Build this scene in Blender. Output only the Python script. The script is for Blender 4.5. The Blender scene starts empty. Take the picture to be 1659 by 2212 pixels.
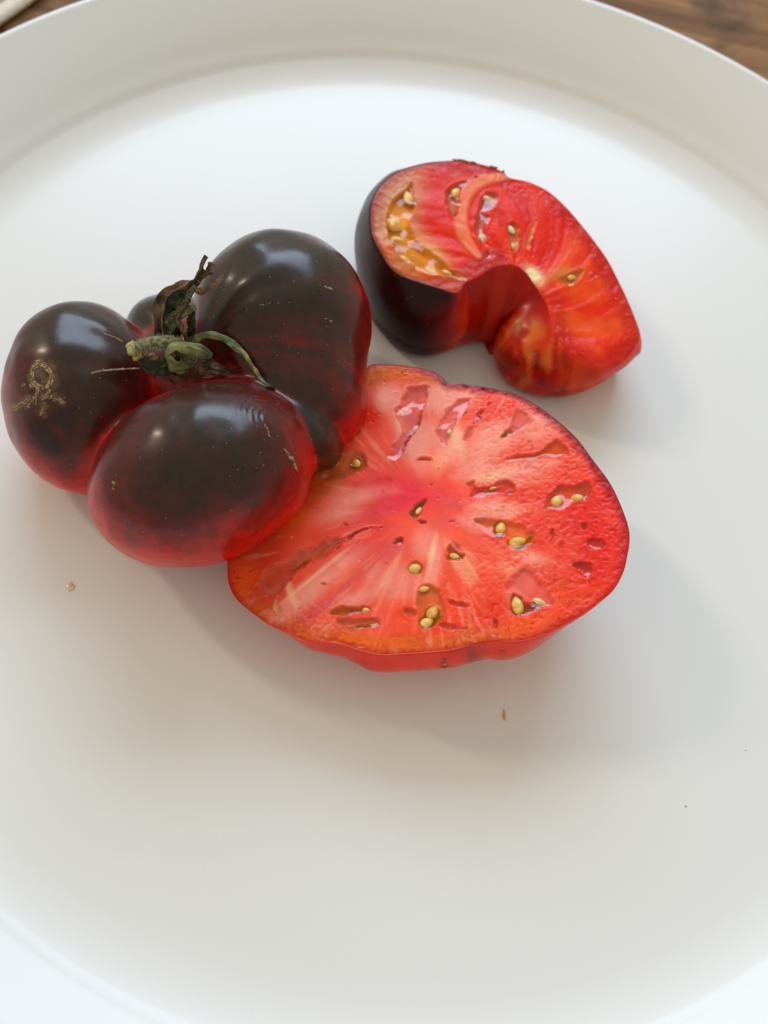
import bpy, math, random
import numpy as np
from mathutils import Matrix, Vector
random.seed(7)
rng = np.random.default_rng(7)
S = bpy.context.scene
COL = S.collection

# ------------------------------------------------------------------ camera
W, H = 1659., 2212.                       # photograph measured in these pixels
C = np.array([-0.0031707, -0.1061707, 0.1669763])
FW = np.array([0.0, 0.4538953, -0.8910550])
RT = np.array([0.9768128, 0.1907705, 0.0971767])
UP = np.array([-0.2140950, 0.8703940, 0.4433707])
F = 1915.648
cd = bpy.data.cameras.new('camera')
cam = bpy.data.objects.new('camera', cd)
COL.objects.link(cam)
M = Matrix(((RT[0], UP[0], -FW[0], C[0]), (RT[1], UP[1], -FW[1], C[1]), (RT[2], UP[2], -FW[2], C[2]), (0, 0, 0, 1)))
cam.matrix_world = M
cd.sensor_fit = 'VERTICAL'
cd.angle = 2 * math.atan(H / 2 / F)
cd.clip_start = 0.005
cd.clip_end = 50
cd.dof.use_dof = True
cd.dof.focus_distance = 0.160
cd.dof.aperture_fstop = 11
S.camera = cam

# ------------------------------------------------------------------ light
S.view_settings.view_transform = 'Standard'
S.view_settings.look = 'None'
S.view_settings.exposure = 0.39
S.view_settings.gamma = 1.0
S.cycles.use_denoising = True
S.cycles.max_bounces = 10
S.cycles.diffuse_bounces = 5
S.cycles.caustics_reflective = True
S.cycles.sample_clamp_indirect = 4.0
w = bpy.data.worlds.new('World')
S.world = w
w.use_nodes = True
bg = w.node_tree.nodes['Background']
bg.inputs[0].default_value = (1.0, 0.925, 0.75, 1)
bg.inputs[1].default_value = 0.47


def area(name, az, el, dist, sx, sy, power, col, aim=(0, 0, 0)):
    ld = bpy.data.lights.new(name, 'AREA')
    ld.shape = 'RECTANGLE'
    ld.size, ld.size_y, ld.energy, ld.color = sx, sy, power, col
    o = bpy.data.objects.new(name, ld)
    COL.objects.link(o)
    a, e = math.radians(az), math.radians(el)
    d = Vector((math.sin(a) * math.cos(e), math.cos(a) * math.cos(e), math.sin(e)))
    o.location = Vector(aim) + d * dist
    o.rotation_euler = (-d).to_track_quat('-Z', 'Y').to_euler()
    return o


# broad window behind the plate, and a narrower bright one to the left
area('window_light', -8, 36, 2.0, 1.65, 0.80, 25.0, (0.63, 0.81, 1.05), (0, -.02, 0))
area('side_window_light', -68, 34, 2.4, 0.135, 0.45, 9.0, (1.0, 0.86, 0.66), (0, -.02, 0))


# ------------------------------------------------------------------ helpers
def ray(x, y):
    d = FW + RT * (x - W / 2) / F - UP * (y - H / 2) / F
    return d


def at(x, y, z=0.0):                      # the point at height z seen at photo pixel x, y
    d = ray(x, y)
    return C + d * (z - C[2]) / d[2]


def at_plane(x, y, pl):                   # pl: z = p0 + p1*x + p2*y
    d = ray(x, y)
    t = (pl[0] + pl[1] * C[0] + pl[2] * C[1] - C[2]) / (d[2] - pl[1] * d[0] - pl[2] * d[1])
    return C + d * t


def sm(a, b, x):
    t = np.clip((x - a) / (b - a), 0, 1)
    return t * t * (3 - 2 * t)


def lerp(a, b, t):
    return a + (b - a) * t[..., None]


def _h(i, j, k, s):
    n = (i.astype(np.uint32) * np.uint32(374761393) + j.astype(np.uint32) * np.uint32(668265263)
         + k.astype(np.uint32) * np.uint32(2147483647 ^ 61) + np.uint32(s * 7919 + 13))
    n = (n ^ (n >> np.uint32(13))) * np.uint32(1274126177)
    n = n ^ (n >> np.uint32(16))
    n = (n * np.uint32(2246822519)) ^ (n >> np.uint32(15))
    return (n & np.uint32(0xffff)).astype(np.float64) / 65535.0


def noise(p, s=0):                        # value noise, p (...,3), result about -1..1
    f = np.floor(p)
    q = p - f
    q = q * q * q * (q * (q * 6 - 15) + 10)
    i = f.astype(np.int64)
    r = 0
    for a in (0, 1):
        for b in (0, 1):
            for c in (0, 1):
                wgt = (q[..., 0] if a else 1 - q[..., 0]) * (q[..., 1] if b else 1 - q[..., 1]) * (q[..., 2] if c else 1 - q[..., 2])
                r = r + wgt * _h(i[..., 0] + a, i[..., 1] + b, i[..., 2] + c, s)
    return r * 2 - 1


def fbm(p, s=0, o=3):
    r, a = 0, 1.0
    for k in range(o):
        r = r + a * noise(p * 2.03 ** k + 17.3 * k, s + k)
        a *= 0.5
    return r / 1.75


def tag(o, label=None, cat=None, group=None, kind=None):
    for k, v in (('label', label), ('category', cat), ('group', group), ('kind', kind)):
        if v:
            o[k] = v
    return o


def empty(name, loc=(0, 0, 0)):
    o = bpy.data.objects.new(name, None)
    o.location = loc
    o.empty_display_size = 0.01
    COL.objects.link(o)
    return o


def mesh(name, v, f, mat, parent=None, smooth=True, col=None, rough=None):
    me = bpy.data.meshes.new(name)
    v = np.asarray(v, float)
    if parent is not None:
        v = v - np.array(parent_origin(parent))
    me.from_pydata(v.tolist(), [], [list(map(int, q)) for q in f])
    if smooth:
        me.polygons.foreach_set('use_smooth', [True] * len(me.polygons))
    if col is not None:
        a = me.color_attributes.new('col', 'FLOAT_COLOR', 'POINT')
        c4 = np.ones((len(v), 4))
        c4[:, :3] = np.clip(col, 0, 1)
        if rough is not None:
            c4[:, 3] = rough
        a.data.foreach_set('color', c4.ravel())
    me.materials.append(mat)
    me.update()
    o = bpy.data.objects.new(name, me)
    COL.objects.link(o)
    if parent is not None:
        o.parent = parent
    return o


def parent_origin(p):
    r = Vector((0, 0, 0))
    while p is not None:
        r = r + p.location
        p = p.parent
    return r


def mat(name):
    m = bpy.data.materials.new(name)
    m.use_nodes = True
    nt = m.node_tree
    b = nt.nodes['Principled BSDF']
    return m, nt, b


def nd(nt, typ, **kw):
    n = nt.nodes.new(typ)
    for k, v in kw.items():
        if k in n.inputs:
            n.inputs[k].default_value = v
        else:
            setattr(n, k, v)
    return n


def coords(nt):
    return nd(nt, 'ShaderNodeTexCoord').outputs['Object']


def bump(nt, b, height, strength, dist):
    bp = nd(nt, 'ShaderNodeBump')
    bp.inputs['Strength'].default_value = strength
    bp.inputs['Distance'].default_value = dist
    nt.links.new(height, bp.inputs['Height'])
    nt.links.new(bp.outputs[0], b.inputs['Normal'])
    return bp


def poly_sd(P, poly):                     # signed distance of 2-D points to a closed polygon (negative inside)
    poly = np.asarray(poly)
    out = np.full(len(P), 1e9)
    ins = np.zeros(len(P), bool)
    n = len(poly)
    for i in range(n):
        a, b = poly[i], poly[(i + 1) % n]
        e = b - a
        wv = P - a
        t = np.clip((wv @ e) / (e @ e + 1e-18), 0, 1)
        d = wv - t[:, None] * e
        out = np.minimum(out, (d * d).sum(1))
        c = ((a[1] <= P[:, 1]) != (b[1] <= P[:, 1]))
        with np.errstate(divide='ignore', invalid='ignore'):
            xi = a[0] + (P[:, 1] - a[1]) / (b[1] - a[1] + 1e-18) * e[0]
        ins ^= c & (P[:, 0] < xi)
    d = np.sqrt(out)
    return np.where(ins, -d, d)


def nearest(P, poly):
    poly = np.asarray(poly)
    best = np.full(len(P), 1e9)
    res = P.copy()
    n = len(poly)
    for i in range(n):
        a, b = poly[i], poly[(i + 1) % n]
        e = b - a
        t = np.clip(((P - a) @ e) / (e @ e + 1e-18), 0, 1)
        q = a + t[:, None] * e
        d = ((P - q) ** 2).sum(1)
        k = d < best
        best[k] = d[k]
        res[k] = q[k]
    return res


def spline(pts, n, closed=True):          # Catmull-Rom, evenly spaced
    pts = np.asarray(pts, float)
    m = len(pts)
    out = []
    segs = m if closed else m - 1
    K = 24
    for i in range(segs):
        if closed:
            p0, p1, p2, p3 = pts[i - 1], pts[i], pts[(i + 1) % m], pts[(i + 2) % m]
        else:
            p0, p1, p2, p3 = pts[max(i - 1, 0)], pts[i], pts[i + 1], pts[min(i + 2, m - 1)]
        t = (np.arange(K) / K)[:, None]
        out.append(0.5 * (2 * p1 + (p2 - p0) * t + (2 * p0 - 5 * p1 + 4 * p2 - p3) * t ** 2 + (3 * p1 - p0 - 3 * p2 + p3) * t ** 3))
    out = np.concatenate(out)
    if not closed:
        out = np.concatenate([out, pts[-1:]])
    q = np.concatenate([out, out[:1]]) if closed else out
    s = np.concatenate([[0], np.cumsum(np.linalg.norm(np.diff(q[:, :3], axis=0), axis=1))])
    u = np.linspace(0, s[-1], n, endpoint=not closed)
    return np.stack([np.interp(u, s, q[:, k]) for k in range(q.shape[1])], 1)


def grid_fill(poly, h):                   # quads filling a 2-D polygon, the rim snapped on the outline
    poly = np.asarray(poly)
    lo, hi = poly.min(0) - h, poly.max(0) + h
    nx, ny = (np.ceil((hi - lo) / h)).astype(int) + 1
    X, Y = np.meshgrid(lo[0] + h * np.arange(nx), lo[1] + h * np.arange(ny), indexing='ij')
    P = np.stack([X.ravel(), Y.ravel()], 1)
    ok = (poly_sd(P, poly) < -0.3 * h).reshape(nx, ny)
    q = ok[:-1, :-1] & ok[1:, :-1] & ok[1:, 1:] & ok[:-1, 1:]
    I, J = np.nonzero(q)
    idx = lambda i, j: i * ny + j
    Fc = np.stack([idx(I, J), idx(I + 1, J), idx(I + 1, J + 1), idx(I, J + 1)], 1)
    used, inv = np.unique(Fc, return_inverse=True)
    Fc = inv.reshape(Fc.shape)
    P = P[used]
    cnt = np.zeros(len(P), int)
    np.add.at(cnt, Fc.ravel(), 1)
    rim = cnt < 4
    P[rim] = nearest(P[rim], poly)
    return P, Fc, rim


def tube(path, radii, n=10, flat=1.0, nrm=None, cap=True):   # swept tube, optional flattened section
    path = np.asarray(path, float)
    m = len(path)
    radii = np.broadcast_to(radii, m)
    T = np.gradient(path, axis=0)
    T /= np.linalg.norm(T, axis=1)[:, None] + 1e-12
    up = np.array([0, 0, 1.0]) if nrm is None else np.asarray(nrm, float)
    v = []
    for i in range(m):
        u = up if up.ndim == 1 else up[i]
        s = np.cross(T[i], u)
        s /= np.linalg.norm(s) + 1e-12
        nn = np.cross(s, T[i])
        for k in range(n):
            a = 2 * math.pi * k / n
            v.append(path[i] + radii[i] * (math.cos(a) * s + flat * math.sin(a) * nn))
    f = []
    for i in range(m - 1):
        for k in range(n):
            k2 = (k + 1) % n
            f.append([i * n + k, i * n + k2, (i + 1) * n + k2, (i + 1) * n + k])
    if cap:
        f.append(list(range(n))[::-1])
        f.append([(m - 1) * n + k for k in range(n)])
    return v, f


class MB:
    def __init__(s):
        s.v, s.f = [], []

    def add(s, v, f):
        o = len(s.v)
        s.v += [tuple(p) for p in v]
        s.f += [[i + o for i in q] for q in f]


def ellipsoid(c, r, R=None, nu=16, nv=10, fn=None):
    v, f = [], []
    for j in range(nv + 1):
        ph = math.pi * j / nv
        for i in range(nu):
            th = 2 * math.pi * i / nu
            p = np.array([math.sin(ph) * math.cos(th), math.sin(ph) * math.sin(th), math.cos(ph)])
            if fn:
                p = fn(p)
            p = p * r
            if R is not None:
                p = R @ p
            v.append(np.asarray(c) + p)
    for j in range(nv):
        for i in range(nu):
            i2 = (i + 1) % nu
            f.append([j * nu + i, j * nu + i2, (j + 1) * nu + i2, (j + 1) * nu + i][::-1])
    return v, f


# ------------------------------------------------------------------ materials
def porcelain():
    m, nt, b = mat('white_glaze')
    b.inputs['Base Color'].default_value = (0.73, 0.73, 0.715, 1)
    b.inputs['Roughness'].default_value = 0.16
    b.inputs['IOR'].default_value = 1.40
    b.inputs['Specular IOR Level'].default_value = 0.36
    n = nd(nt, 'ShaderNodeTexNoise', Scale=9.0, Detail=2.0)
    nt.links.new(coords(nt), n.inputs['Vector'])
    mr = nd(nt, 'ShaderNodeMapRange')
    mr.inputs['To Min'].default_value = 0.22
    mr.inputs['To Max'].default_value = 0.34
    nt.links.new(n.outputs[0], mr.inputs[0])
    nt.links.new(mr.outputs[0], b.inputs['Roughness'])
    return m


def skin_mat(name, rough=0.26, coat=0.35):
    m, nt, b = mat(name)
    at_ = nd(nt, 'ShaderNodeVertexColor', layer_name='col')
    co = coords(nt)
    # pale dust and pores
    v = nd(nt, 'ShaderNodeTexVoronoi', Scale=1100.0)
    v.inputs['Randomness'].default_value = 1.0
    nt.links.new(co, v.inputs['Vector'])
    cr = nd(nt, 'ShaderNodeMapRange')
    cr.inputs['From Min'].default_value = 0.10
    cr.inputs['From Max'].default_value = 0.16
    cr.inputs['To Min'].default_value = 1.0
    cr.inputs['To Max'].default_value = 0.0
    nt.links.new(v.outputs['Distance'], cr.inputs[0])
    pick = nd(nt, 'ShaderNodeMath', operation='GREATER_THAN')
    sep = nd(nt, 'ShaderNodeSeparateColor')
    nt.links.new(v.outputs['Color'], sep.inputs[0])
    nt.links.new(sep.outputs[0], pick.inputs[0])
    pick.inputs[1].default_value = 0.86
    mul = nd(nt, 'ShaderNodeMath', operation='MULTIPLY')
    nt.links.new(cr.outputs[0], mul.inputs[0])
    nt.links.new(pick.outputs[0], mul.inputs[1])
    mu2 = nd(nt, 'ShaderNodeMath', operation='MULTIPLY')
    nt.links.new(mul.outputs[0], mu2.inputs[0])
    mu2.inputs[1].default_value = 0.45
    mx = nd(nt, 'ShaderNodeMix', data_type='RGBA')
    nt.links.new(mu2.outputs[0], mx.inputs[0])
    nt.links.new(at_.outputs[0], mx.inputs[6])
    mx.inputs[7].default_value = (0.42, 0.30, 0.20, 1)
    nt.links.new(mx.outputs[2], b.inputs['Base Color'])
    n = nd(nt, 'ShaderNodeTexNoise', Scale=260.0, Detail=3.0)
    nt.links.new(co, n.inputs['Vector'])
    bump(nt, b, n.outputs[0], 0.10, 0.0006)
    mr = nd(nt, 'ShaderNodeMapRange')
    mr.inputs['To Min'].default_value = rough - 0.08
    mr.inputs['To Max'].default_value = rough + 0.10
    nt.links.new(n.outputs[0], mr.inputs[0])
    nt.links.new(mr.outputs[0], b.inputs['Roughness'])
    b.inputs['IOR'].default_value = 1.34
    b.inputs['Coat Weight'].default_value = coat * .4
    b.inputs['Coat Roughness'].default_value = 0.18
    b.inputs['Subsurface Weight'].default_value = 0.25
    b.inputs['Subsurface Radius'].default_value = (1.0, 0.15, 0.08)
    b.inputs['Subsurface Scale'].default_value = 0.003
    return m


def flesh_mat():
    m, nt, b = mat('wet_flesh')
    at_ = nd(nt, 'ShaderNodeVertexColor', layer_name='col')
    co = coords(nt)
    n = nd(nt, 'ShaderNodeTexNoise', Scale=1700.0, Detail=4.0, Roughness=0.6)
    nt.links.new(co, n.inputs['Vector'])
    n2 = nd(nt, 'ShaderNodeTexNoise', Scale=330.0, Detail=3.0, Distortion=0.8)
    nt.links.new(co, n2.inputs['Vector'])
    hs = nd(nt, 'ShaderNodeHueSaturation')
    mr = nd(nt, 'ShaderNodeMapRange')
    mr.inputs['From Min'].default_value = 0.3
    mr.inputs['From Max'].default_value = 0.7
    mr.inputs['To Min'].default_value = 0.93
    mr.inputs['To Max'].default_value = 1.07
    nt.links.new(n2.outputs[0], mr.inputs[0])
    nt.links.new(mr.outputs[0], hs.inputs['Value'])
    nt.links.new(at_.outputs[0], hs.inputs['Color'])
    nt.links.new(hs.outputs[0], b.inputs['Base Color'])
    # alpha of the attribute is the roughness of the surface there
    nt.links.new(at_.outputs[1], b.inputs['Roughness'])
    ms = nd(nt, 'ShaderNodeMath', operation='MULTIPLY')
    nt.links.new(at_.outputs[1], ms.inputs[0])
    ms.inputs[1].default_value = 0.6
    bp = bump(nt, b, n.outputs[0], 0.2, 0.0005)
    nt.links.new(ms.outputs[0], bp.inputs['Strength'])
    b.inputs['IOR'].default_value = 1.26
    b.inputs['Specular IOR Level'].default_value = 0.25
    b.inputs['Coat Weight'].default_value = 0.10
    b.inputs['Coat Roughness'].default_value = 0.05
    nt.links.new(bp.outputs[0], b.inputs['Coat Normal'])
    b.inputs['Subsurface Weight'].default_value = 0.35
    b.inputs['Subsurface Radius'].default_value = (1.0, 0.25, 0.12)
    b.inputs['Subsurface Scale'].default_value = 0.0022
    return m


def gel_mat(name, tint, rough=0.03, ior=1.42):
    m, nt, b = mat(name)
    nt.nodes.remove(b)
    tr = nd(nt, 'ShaderNodeBsdfTransparent')
    tr.inputs[0].default_value = tint
    gl = nd(nt, 'ShaderNodeBsdfGlossy')
    gl.inputs['Roughness'].default_value = rough
    gl.inputs['Color'].default_value = (1, 1, 1, 1)
    fr = nd(nt, 'ShaderNodeFresnel')
    fr.inputs['IOR'].default_value = ior
    mx = nd(nt, 'ShaderNodeMixShader')
    ge = nd(nt, 'ShaderNodeNewGeometry')     # from inside the thin film there is no mirror
    su = nd(nt, 'ShaderNodeMath', operation='SUBTRACT')
    su.inputs[0].default_value = 1.0
    nt.links.new(ge.outputs['Backfacing'], su.inputs[1])
    mu = nd(nt, 'ShaderNodeMath', operation='MULTIPLY')
    nt.links.new(fr.outputs[0], mu.inputs[0])
    nt.links.new(su.outputs[0], mu.inputs[1])
    nt.links.new(mu.outputs[0], mx.inputs[0])
    nt.links.new(tr.outputs[0], mx.inputs[1])
    nt.links.new(gl.outputs[0], mx.inputs[2])
    nt.links.new(mx.outputs[0], nt.nodes['Material Output'].inputs[0])
    n = nd(nt, 'ShaderNodeTexNoise', Scale=240.0, Detail=1.0)
    nt.links.new(coords(nt), n.inputs['Vector'])
    bp = nd(nt, 'ShaderNodeBump')
    bp.inputs['Strength'].default_value = 0.12
    bp.inputs['Distance'].default_value = 0.001
    nt.links.new(n.outputs[0], bp.inputs['Height'])
    nt.links.new(bp.outputs[0], gl.inputs['Normal'])
    return m


def simple_mat(name, c1, c2, scale, rough=0.4, bmp=0.3, dist=0.0005, sss=0.0, stretch=None, detail=3.0, coat=0.0):
    m, nt, b = mat(name)
    co = coords(nt)
    if stretch:
        mp = nd(nt, 'ShaderNodeMapping')
        mp.inputs['Scale'].default_value = stretch
        nt.links.new(co, mp.inputs['Vector'])
        co = mp.outputs[0]
    n = nd(nt, 'ShaderNodeTexNoise', Scale=scale, Detail=detail)
    nt.links.new(co, n.inputs['Vector'])
    r = nd(nt, 'ShaderNodeValToRGB')
    r.color_ramp.elements[0].position = 0.35
    r.color_ramp.elements[1].position = 0.65
    r.color_ramp.elements[0].color = (*c1, 1)
    r.color_ramp.elements[1].color = (*c2, 1)
    nt.links.new(n.outputs[0], r.inputs[0])
    nt.links.new(r.outputs[0], b.inputs['Base Color'])
    b.inputs['Roughness'].default_value = rough
    b.inputs['Coat Weight'].default_value = coat
    b.inputs['Coat Roughness'].default_value = 0.05
    if sss:
        b.inputs['Subsurface Weight'].default_value = sss
        b.inputs['Subsurface Radius'].default_value = (1, .6, .2)
        b.inputs['Subsurface Scale'].default_value = 0.001
    bump(nt, b, n.outputs[0], bmp, dist)
    return m


M_PLATE = porcelain()
M_SKIN = skin_mat('dark_tomato_skin', 0.29, 0.50)
M_SKIN2 = skin_mat('red_tomato_skin', 0.22, 0.5)
M_SKIN3 = skin_mat('wedge_skin', 0.34, 0.3)
M_SKIN3.node_tree.nodes['Principled BSDF'].inputs['Specular IOR Level'].default_value = 0.2
M_FLESH = flesh_mat()
M_GEL = gel_mat('clear_red_juice', (1.0, 0.93, 0.90, 1))
M_GELA = gel_mat('amber_gel', (1.0, 0.92, 0.66, 1), 0.03, 1.33)
M_SEED = simple_mat('seed_gold', (0.62, 0.31, 0.035), (0.84, 0.54, 0.15), 700, 0.38, 0.5, 0.0003, 0.3, coat=0.12)
M_SEEDP = simple_mat('seed_pale', (0.70, 0.42, 0.15), (0.85, 0.65, 0.36), 300, 0.25, 0.2, 0.0003, 0.3, coat=0.35)
M_SEPAL = simple_mat('green_sepal', (0.045, 0.052, 0.018), (0.27, 0.28, 0.115), 420, 0.75, 0.9, 0.0006, stretch=(1, 1, .45))
M_FUZZ = simple_mat('grey_green_stem', (0.07, 0.075, 0.035), (0.26, 0.27, 0.15), 1300, 0.85, 1.0, 0.0004)
M_DRY = simple_mat('dry_brown_sepal', (0.028, 0.017, 0.010), (0.20, 0.11, 0.055), 500, 0.7, 0.9, 0.0006)
M_SCAR = simple_mat('corky_scar', (0.035, 0.018, 0.012), (0.20, 0.10, 0.06), 600, 0.8, 1.0, 0.0006)
M_CORK = simple_mat('tan_cork', (0.14, 0.075, 0.035), (0.46, 0.29, 0.15), 1500, 0.7, 0.8, 0.0003)
M_CUT = simple_mat('stem_cut_end', (0.15, 0.16, 0.03), (0.50, 0.46, 0.18), 900, 0.6, 0.6, 0.0004)


# ------------------------------------------------------------------ table, cloth, plate
TZ = -0.0065


def wood(name, c1, c2, c3, seed):
    m, nt, b = mat(name)
    co = coords(nt)
    mp = nd(nt, 'ShaderNodeMapping')
    mp.inputs['Location'].default_value = (seed * 3.1, seed * 1.7, 0)
    mp.inputs['Rotation'].default_value = (0, 0, math.radians(6))
    mp.inputs['Scale'].default_value = (5, 60, 20)
    nt.links.new(co, mp.inputs['Vector'])
    n = nd(nt, 'ShaderNodeTexNoise', Scale=1.6, Detail=7.0, Roughness=0.62, Distortion=0.6)
    nt.links.new(mp.outputs[0], n.inputs['Vector'])
    r = nd(nt, 'ShaderNodeValToRGB')
    e = r.color_ramp.elements
    e[0].position, e[0].color = 0.33, (*c1, 1)
    e[1].position, e[1].color = 0.68, (*c3, 1)
    k = e.new(0.5)
    k.color = (*c2, 1)
    nt.links.new(n.outputs[0], r.inputs[0])
    # darker worn patches and knots
    n2 = nd(nt, 'ShaderNodeTexNoise', Scale=26.0, Detail=4.0, Distortion=1.0)
    nt.links.new(co, n2.inputs['Vector'])
    mr = nd(nt, 'ShaderNodeMapRange')
    mr.inputs['From Min'].default_value = 0.52
    mr.inputs['From Max'].default_value = 0.70
    nt.links.new(n2.outputs[0], mr.inputs[0])
    mx = nd(nt, 'ShaderNodeMix', data_type='RGBA')
    nt.links.new(mr.outputs[0], mx.inputs[0])
    nt.links.new(r.outputs[0], mx.inputs[6])
    mx.inputs[7].default_value = (0.045, 0.026, 0.018, 1)
    nt.links.new(mx.outputs[2], b.inputs['Base Color'])
    b.inputs['Roughness'].default_value = 0.7
    b.inputs['IOR'].default_value = 1.25
    bump(nt, b, n.outputs[0], 0.4, 0.001)
    return m


table = empty('wooden_table', (0, 0, TZ))
tag(table, 'brown worn wooden table top showing past the plate rim in both upper corners', 'table')
planks = [(-.30, .13), (-.165, .13), (-.03, .13), (.105, .028), (.1355, .13), (.2685, .13)]
mats_w = [wood('worn_oak', (0.12, 0.055, 0.022), (0.235, 0.115, 0.048), (0.33, 0.18, 0.085), 1.0),
          wood('dark_oak', (0.10, 0.046, 0.020), (0.20, 0.10, 0.045), (0.30, 0.17, 0.085), 5.3)]
for i, (y0, wd) in enumerate(planks):
    x0, x1, y1, z0, z1, c = -.45, .45, y0 + wd, -.018, (i % 3) * 0.0002, 0.0012
    v = [(x0, y0, z0), (x1, y0, z0), (x1, y1, z0), (x0, y1, z0),
         (x0, y0, z1 - c), (x1, y0, z1 - c), (x1, y1, z1 - c), (x0, y1, z1 - c),
         (x0, y0 + c, z1), (x1, y0 + c, z1), (x1, y1 - c, z1), (x0, y1 - c, z1)]
    f = [(3, 2, 1, 0), (0, 1, 5, 4), (1, 2, 6, 5), (2, 3, 7, 6), (3, 0, 4, 7), (4, 5, 9, 8), (6, 7, 11, 10), (8, 9, 10, 11), (5, 6, 10, 9), (7, 4, 8, 11)]
    mesh('plank', np.array(v) + (0, 0, TZ), f, mats_w[i % 2], table, smooth=False)

# pale flat sheet of unknown material, upper left corner
M_SHEET = simple_mat('beige_sheet', (0.50, 0.42, 0.30), (0.60, 0.51, 0.38), 900, 0.8, 0.3, 0.0004)
M_EDGE = simple_mat('pale_edge_band', (0.62, 0.54, 0.44), (0.70, 0.62, 0.52), 900, 0.8, 0.3, 0.0004)
cl = empty('sheet', at(0, 0, TZ))
tag(cl, 'pale beige sheet edge lying on the wood in the upper left corner', 'sheet')
ea, eb = at(0, 66, TZ), at(89, 0, TZ)
ed = (eb - ea)[:2] / np.linalg.norm((eb - ea)[:2])
en = np.array([-ed[1], ed[0]])


def strip(o0, o1, z, thick):
    v, f = [], []
    for k, tt in enumerate(np.linspace(-.08, .12, 21)):
        wv = 0.0006 * math.sin(k * 1.1)
        for off, zz in ((o0, 0), (o0, thick), (o1, thick), (o1, 0)):
            p = ea[:2] + ed * tt + en * (off + wv * .4)
            v.append((p[0], p[1], TZ + z + zz + abs(wv)))
    for k in range(20):
        for j in range(4):
            j2 = (j + 1) % 4
            f.append([k * 4 + j, k * 4 + j2, k * 4 + 4 + j2, k * 4 + 4 + j])
    f += [[0, 1, 2, 3][::-1], [80, 81, 82, 83]]
    return v, f


v, f = strip(.0, .0052, .0006, .0012)
mesh('edge_band', v, f, M_EDGE, cl)
v, f = strip(.0049, .09, .0005, .0008)
mesh('sheet_panel', v, f, M_SHEET, cl)

# plate, turned profile (radius, height)
prof = [(0.0, 0.0), (.05, 0.0), (.10, 0.0), (.1100, .0001), (.1140, .00050), (.1170, .0013), (.1195, .0023), (.1211, .0031), (.1216, .0037),
        (.1240, .0052), (.1280, .0079), (.1325, .0107), (.1370, .0133), (.1408, .0154), (.1420, .01615), (.1427, .0160),
        (.1429, .0155), (.1424, .0147), (.1400, .0132), (.1340, .0100), (.1280, .0058), (.1230, .0010), (.1170, -.0030), (.1100, -.0045),
        (.0960, -.0046), (.0940, -.0062), (.0900, -.0062), (.0880, -.0045), (.05, -.0045), (0, -.0045)]
pr = spline(np.array([(a, b, 0) for a, b in prof]), 260, closed=False)
# keep the profile's dense spacing where it bends
N = 256
v, f = [], []
for i, (r_, z_, _) in enumerate(pr):
    for k in range(N):
        a = 2 * math.pi * k / N
        v.append((max(r_, 1e-5) * math.cos(a), max(r_, 1e-5) * math.sin(a), z_))
for i in range(len(pr) - 1):
    for k in range(N):
        k2 = (k + 1) % N
        f.append([i * N + k, (i + 1) * N + k, (i + 1) * N + k2, i * N + k2][::-1])
pl = mesh('plate', v, f, M_PLATE)
tag(pl, 'large round white glazed plate with a low raised rim', 'plate')


# ------------------------------------------------------------------ signed distance meshing
def surface_nets(fn, lo, hi, h):
    lo, hi = np.array(lo), np.array(hi)
    n = np.ceil((hi - lo) / h).astype(int) + 1
    ax = [lo[k] + h * np.arange(n[k]) for k in range(3)]
    G = np.stack(np.meshgrid(*ax, indexing='ij'), -1)
    D = np.concatenate([fn(G[i:i + 16].reshape(-1, 3)).reshape(-1, n[1], n[2]) for i in range(0, n[0], 16)])
    ins = D < 0
    c = np.stack([ins[a:n[0] - 1 + a, b:n[1] - 1 + b, e:n[2] - 1 + e] for a in (0, 1) for b in (0, 1) for e in (0, 1)], 0).sum(0)
    act = (c > 0) & (c < 8)
    I = np.argwhere(act)
    idx = -np.ones(act.shape, int)
    idx[act] = np.arange(len(I))
    acc = np.zeros((len(I), 3))
    cnt = np.zeros(len(I))
    corners = [(a, b, e) for a in (0, 1) for b in (0, 1) for e in (0, 1)]
    for p in corners:
        for k in range(3):
            if p[k] == 0:
                q = list(p)
                q[k] = 1
                d0 = D[I[:, 0] + p[0], I[:, 1] + p[1], I[:, 2] + p[2]]
                d1 = D[I[:, 0] + q[0], I[:, 1] + q[1], I[:, 2] + q[2]]
                cr = (d0 < 0) != (d1 < 0)
                t = np.where(cr, d0 / (d0 - d1 + 1e-20), 0)
                pos = np.array(p, float)[None] + 0 * acc
                pos[:, k] += t
                acc[cr] += pos[cr]
                cnt[cr] += 1
    V = lo + (I + acc / cnt[:, None]) * h
    faces = []
    for k in range(3):
        a, b = (k + 1) % 3, (k + 2) % 3
        sl0 = [slice(None)] * 3
        sl1 = [slice(None)] * 3
        sl0[k] = slice(0, n[k] - 1)
        sl1[k] = slice(1, n[k])
        ch = ins[tuple(sl0)] != ins[tuple(sl1)]
        E = np.argwhere(ch)
        E = E[(E[:, a] > 0) & (E[:, b] > 0) & (E[:, a] < n[a] - 1) & (E[:, b] < n[b] - 1)]
        ea_, eb_ = np.eye(3, dtype=int)[a], np.eye(3, dtype=int)[b]
        q = [idx[tuple((E - o).T)] for o in (0 * ea_, ea_, ea_ + eb_, eb_)]
        Q = np.stack(q, 1)
        flip = ~ins[tuple(E.T)]
        Q[flip] = Q[flip][:, ::-1]
        faces.append(Q)
    return V, np.concatenate(faces)


def grad(fn, p, e=2e-5):
    g = np.stack([fn(p + e * d) - fn(p - e * d) for d in np.eye(3)], 1) / (2 * e)
    return g


def project(fn, V, it=3, step=0.8):
    for _ in range(it):
        d = fn(V)
        g = grad(fn, V)
        V = V - step * (d / ((g * g).sum(1) + 1e-9))[:, None] * g
    return V


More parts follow.
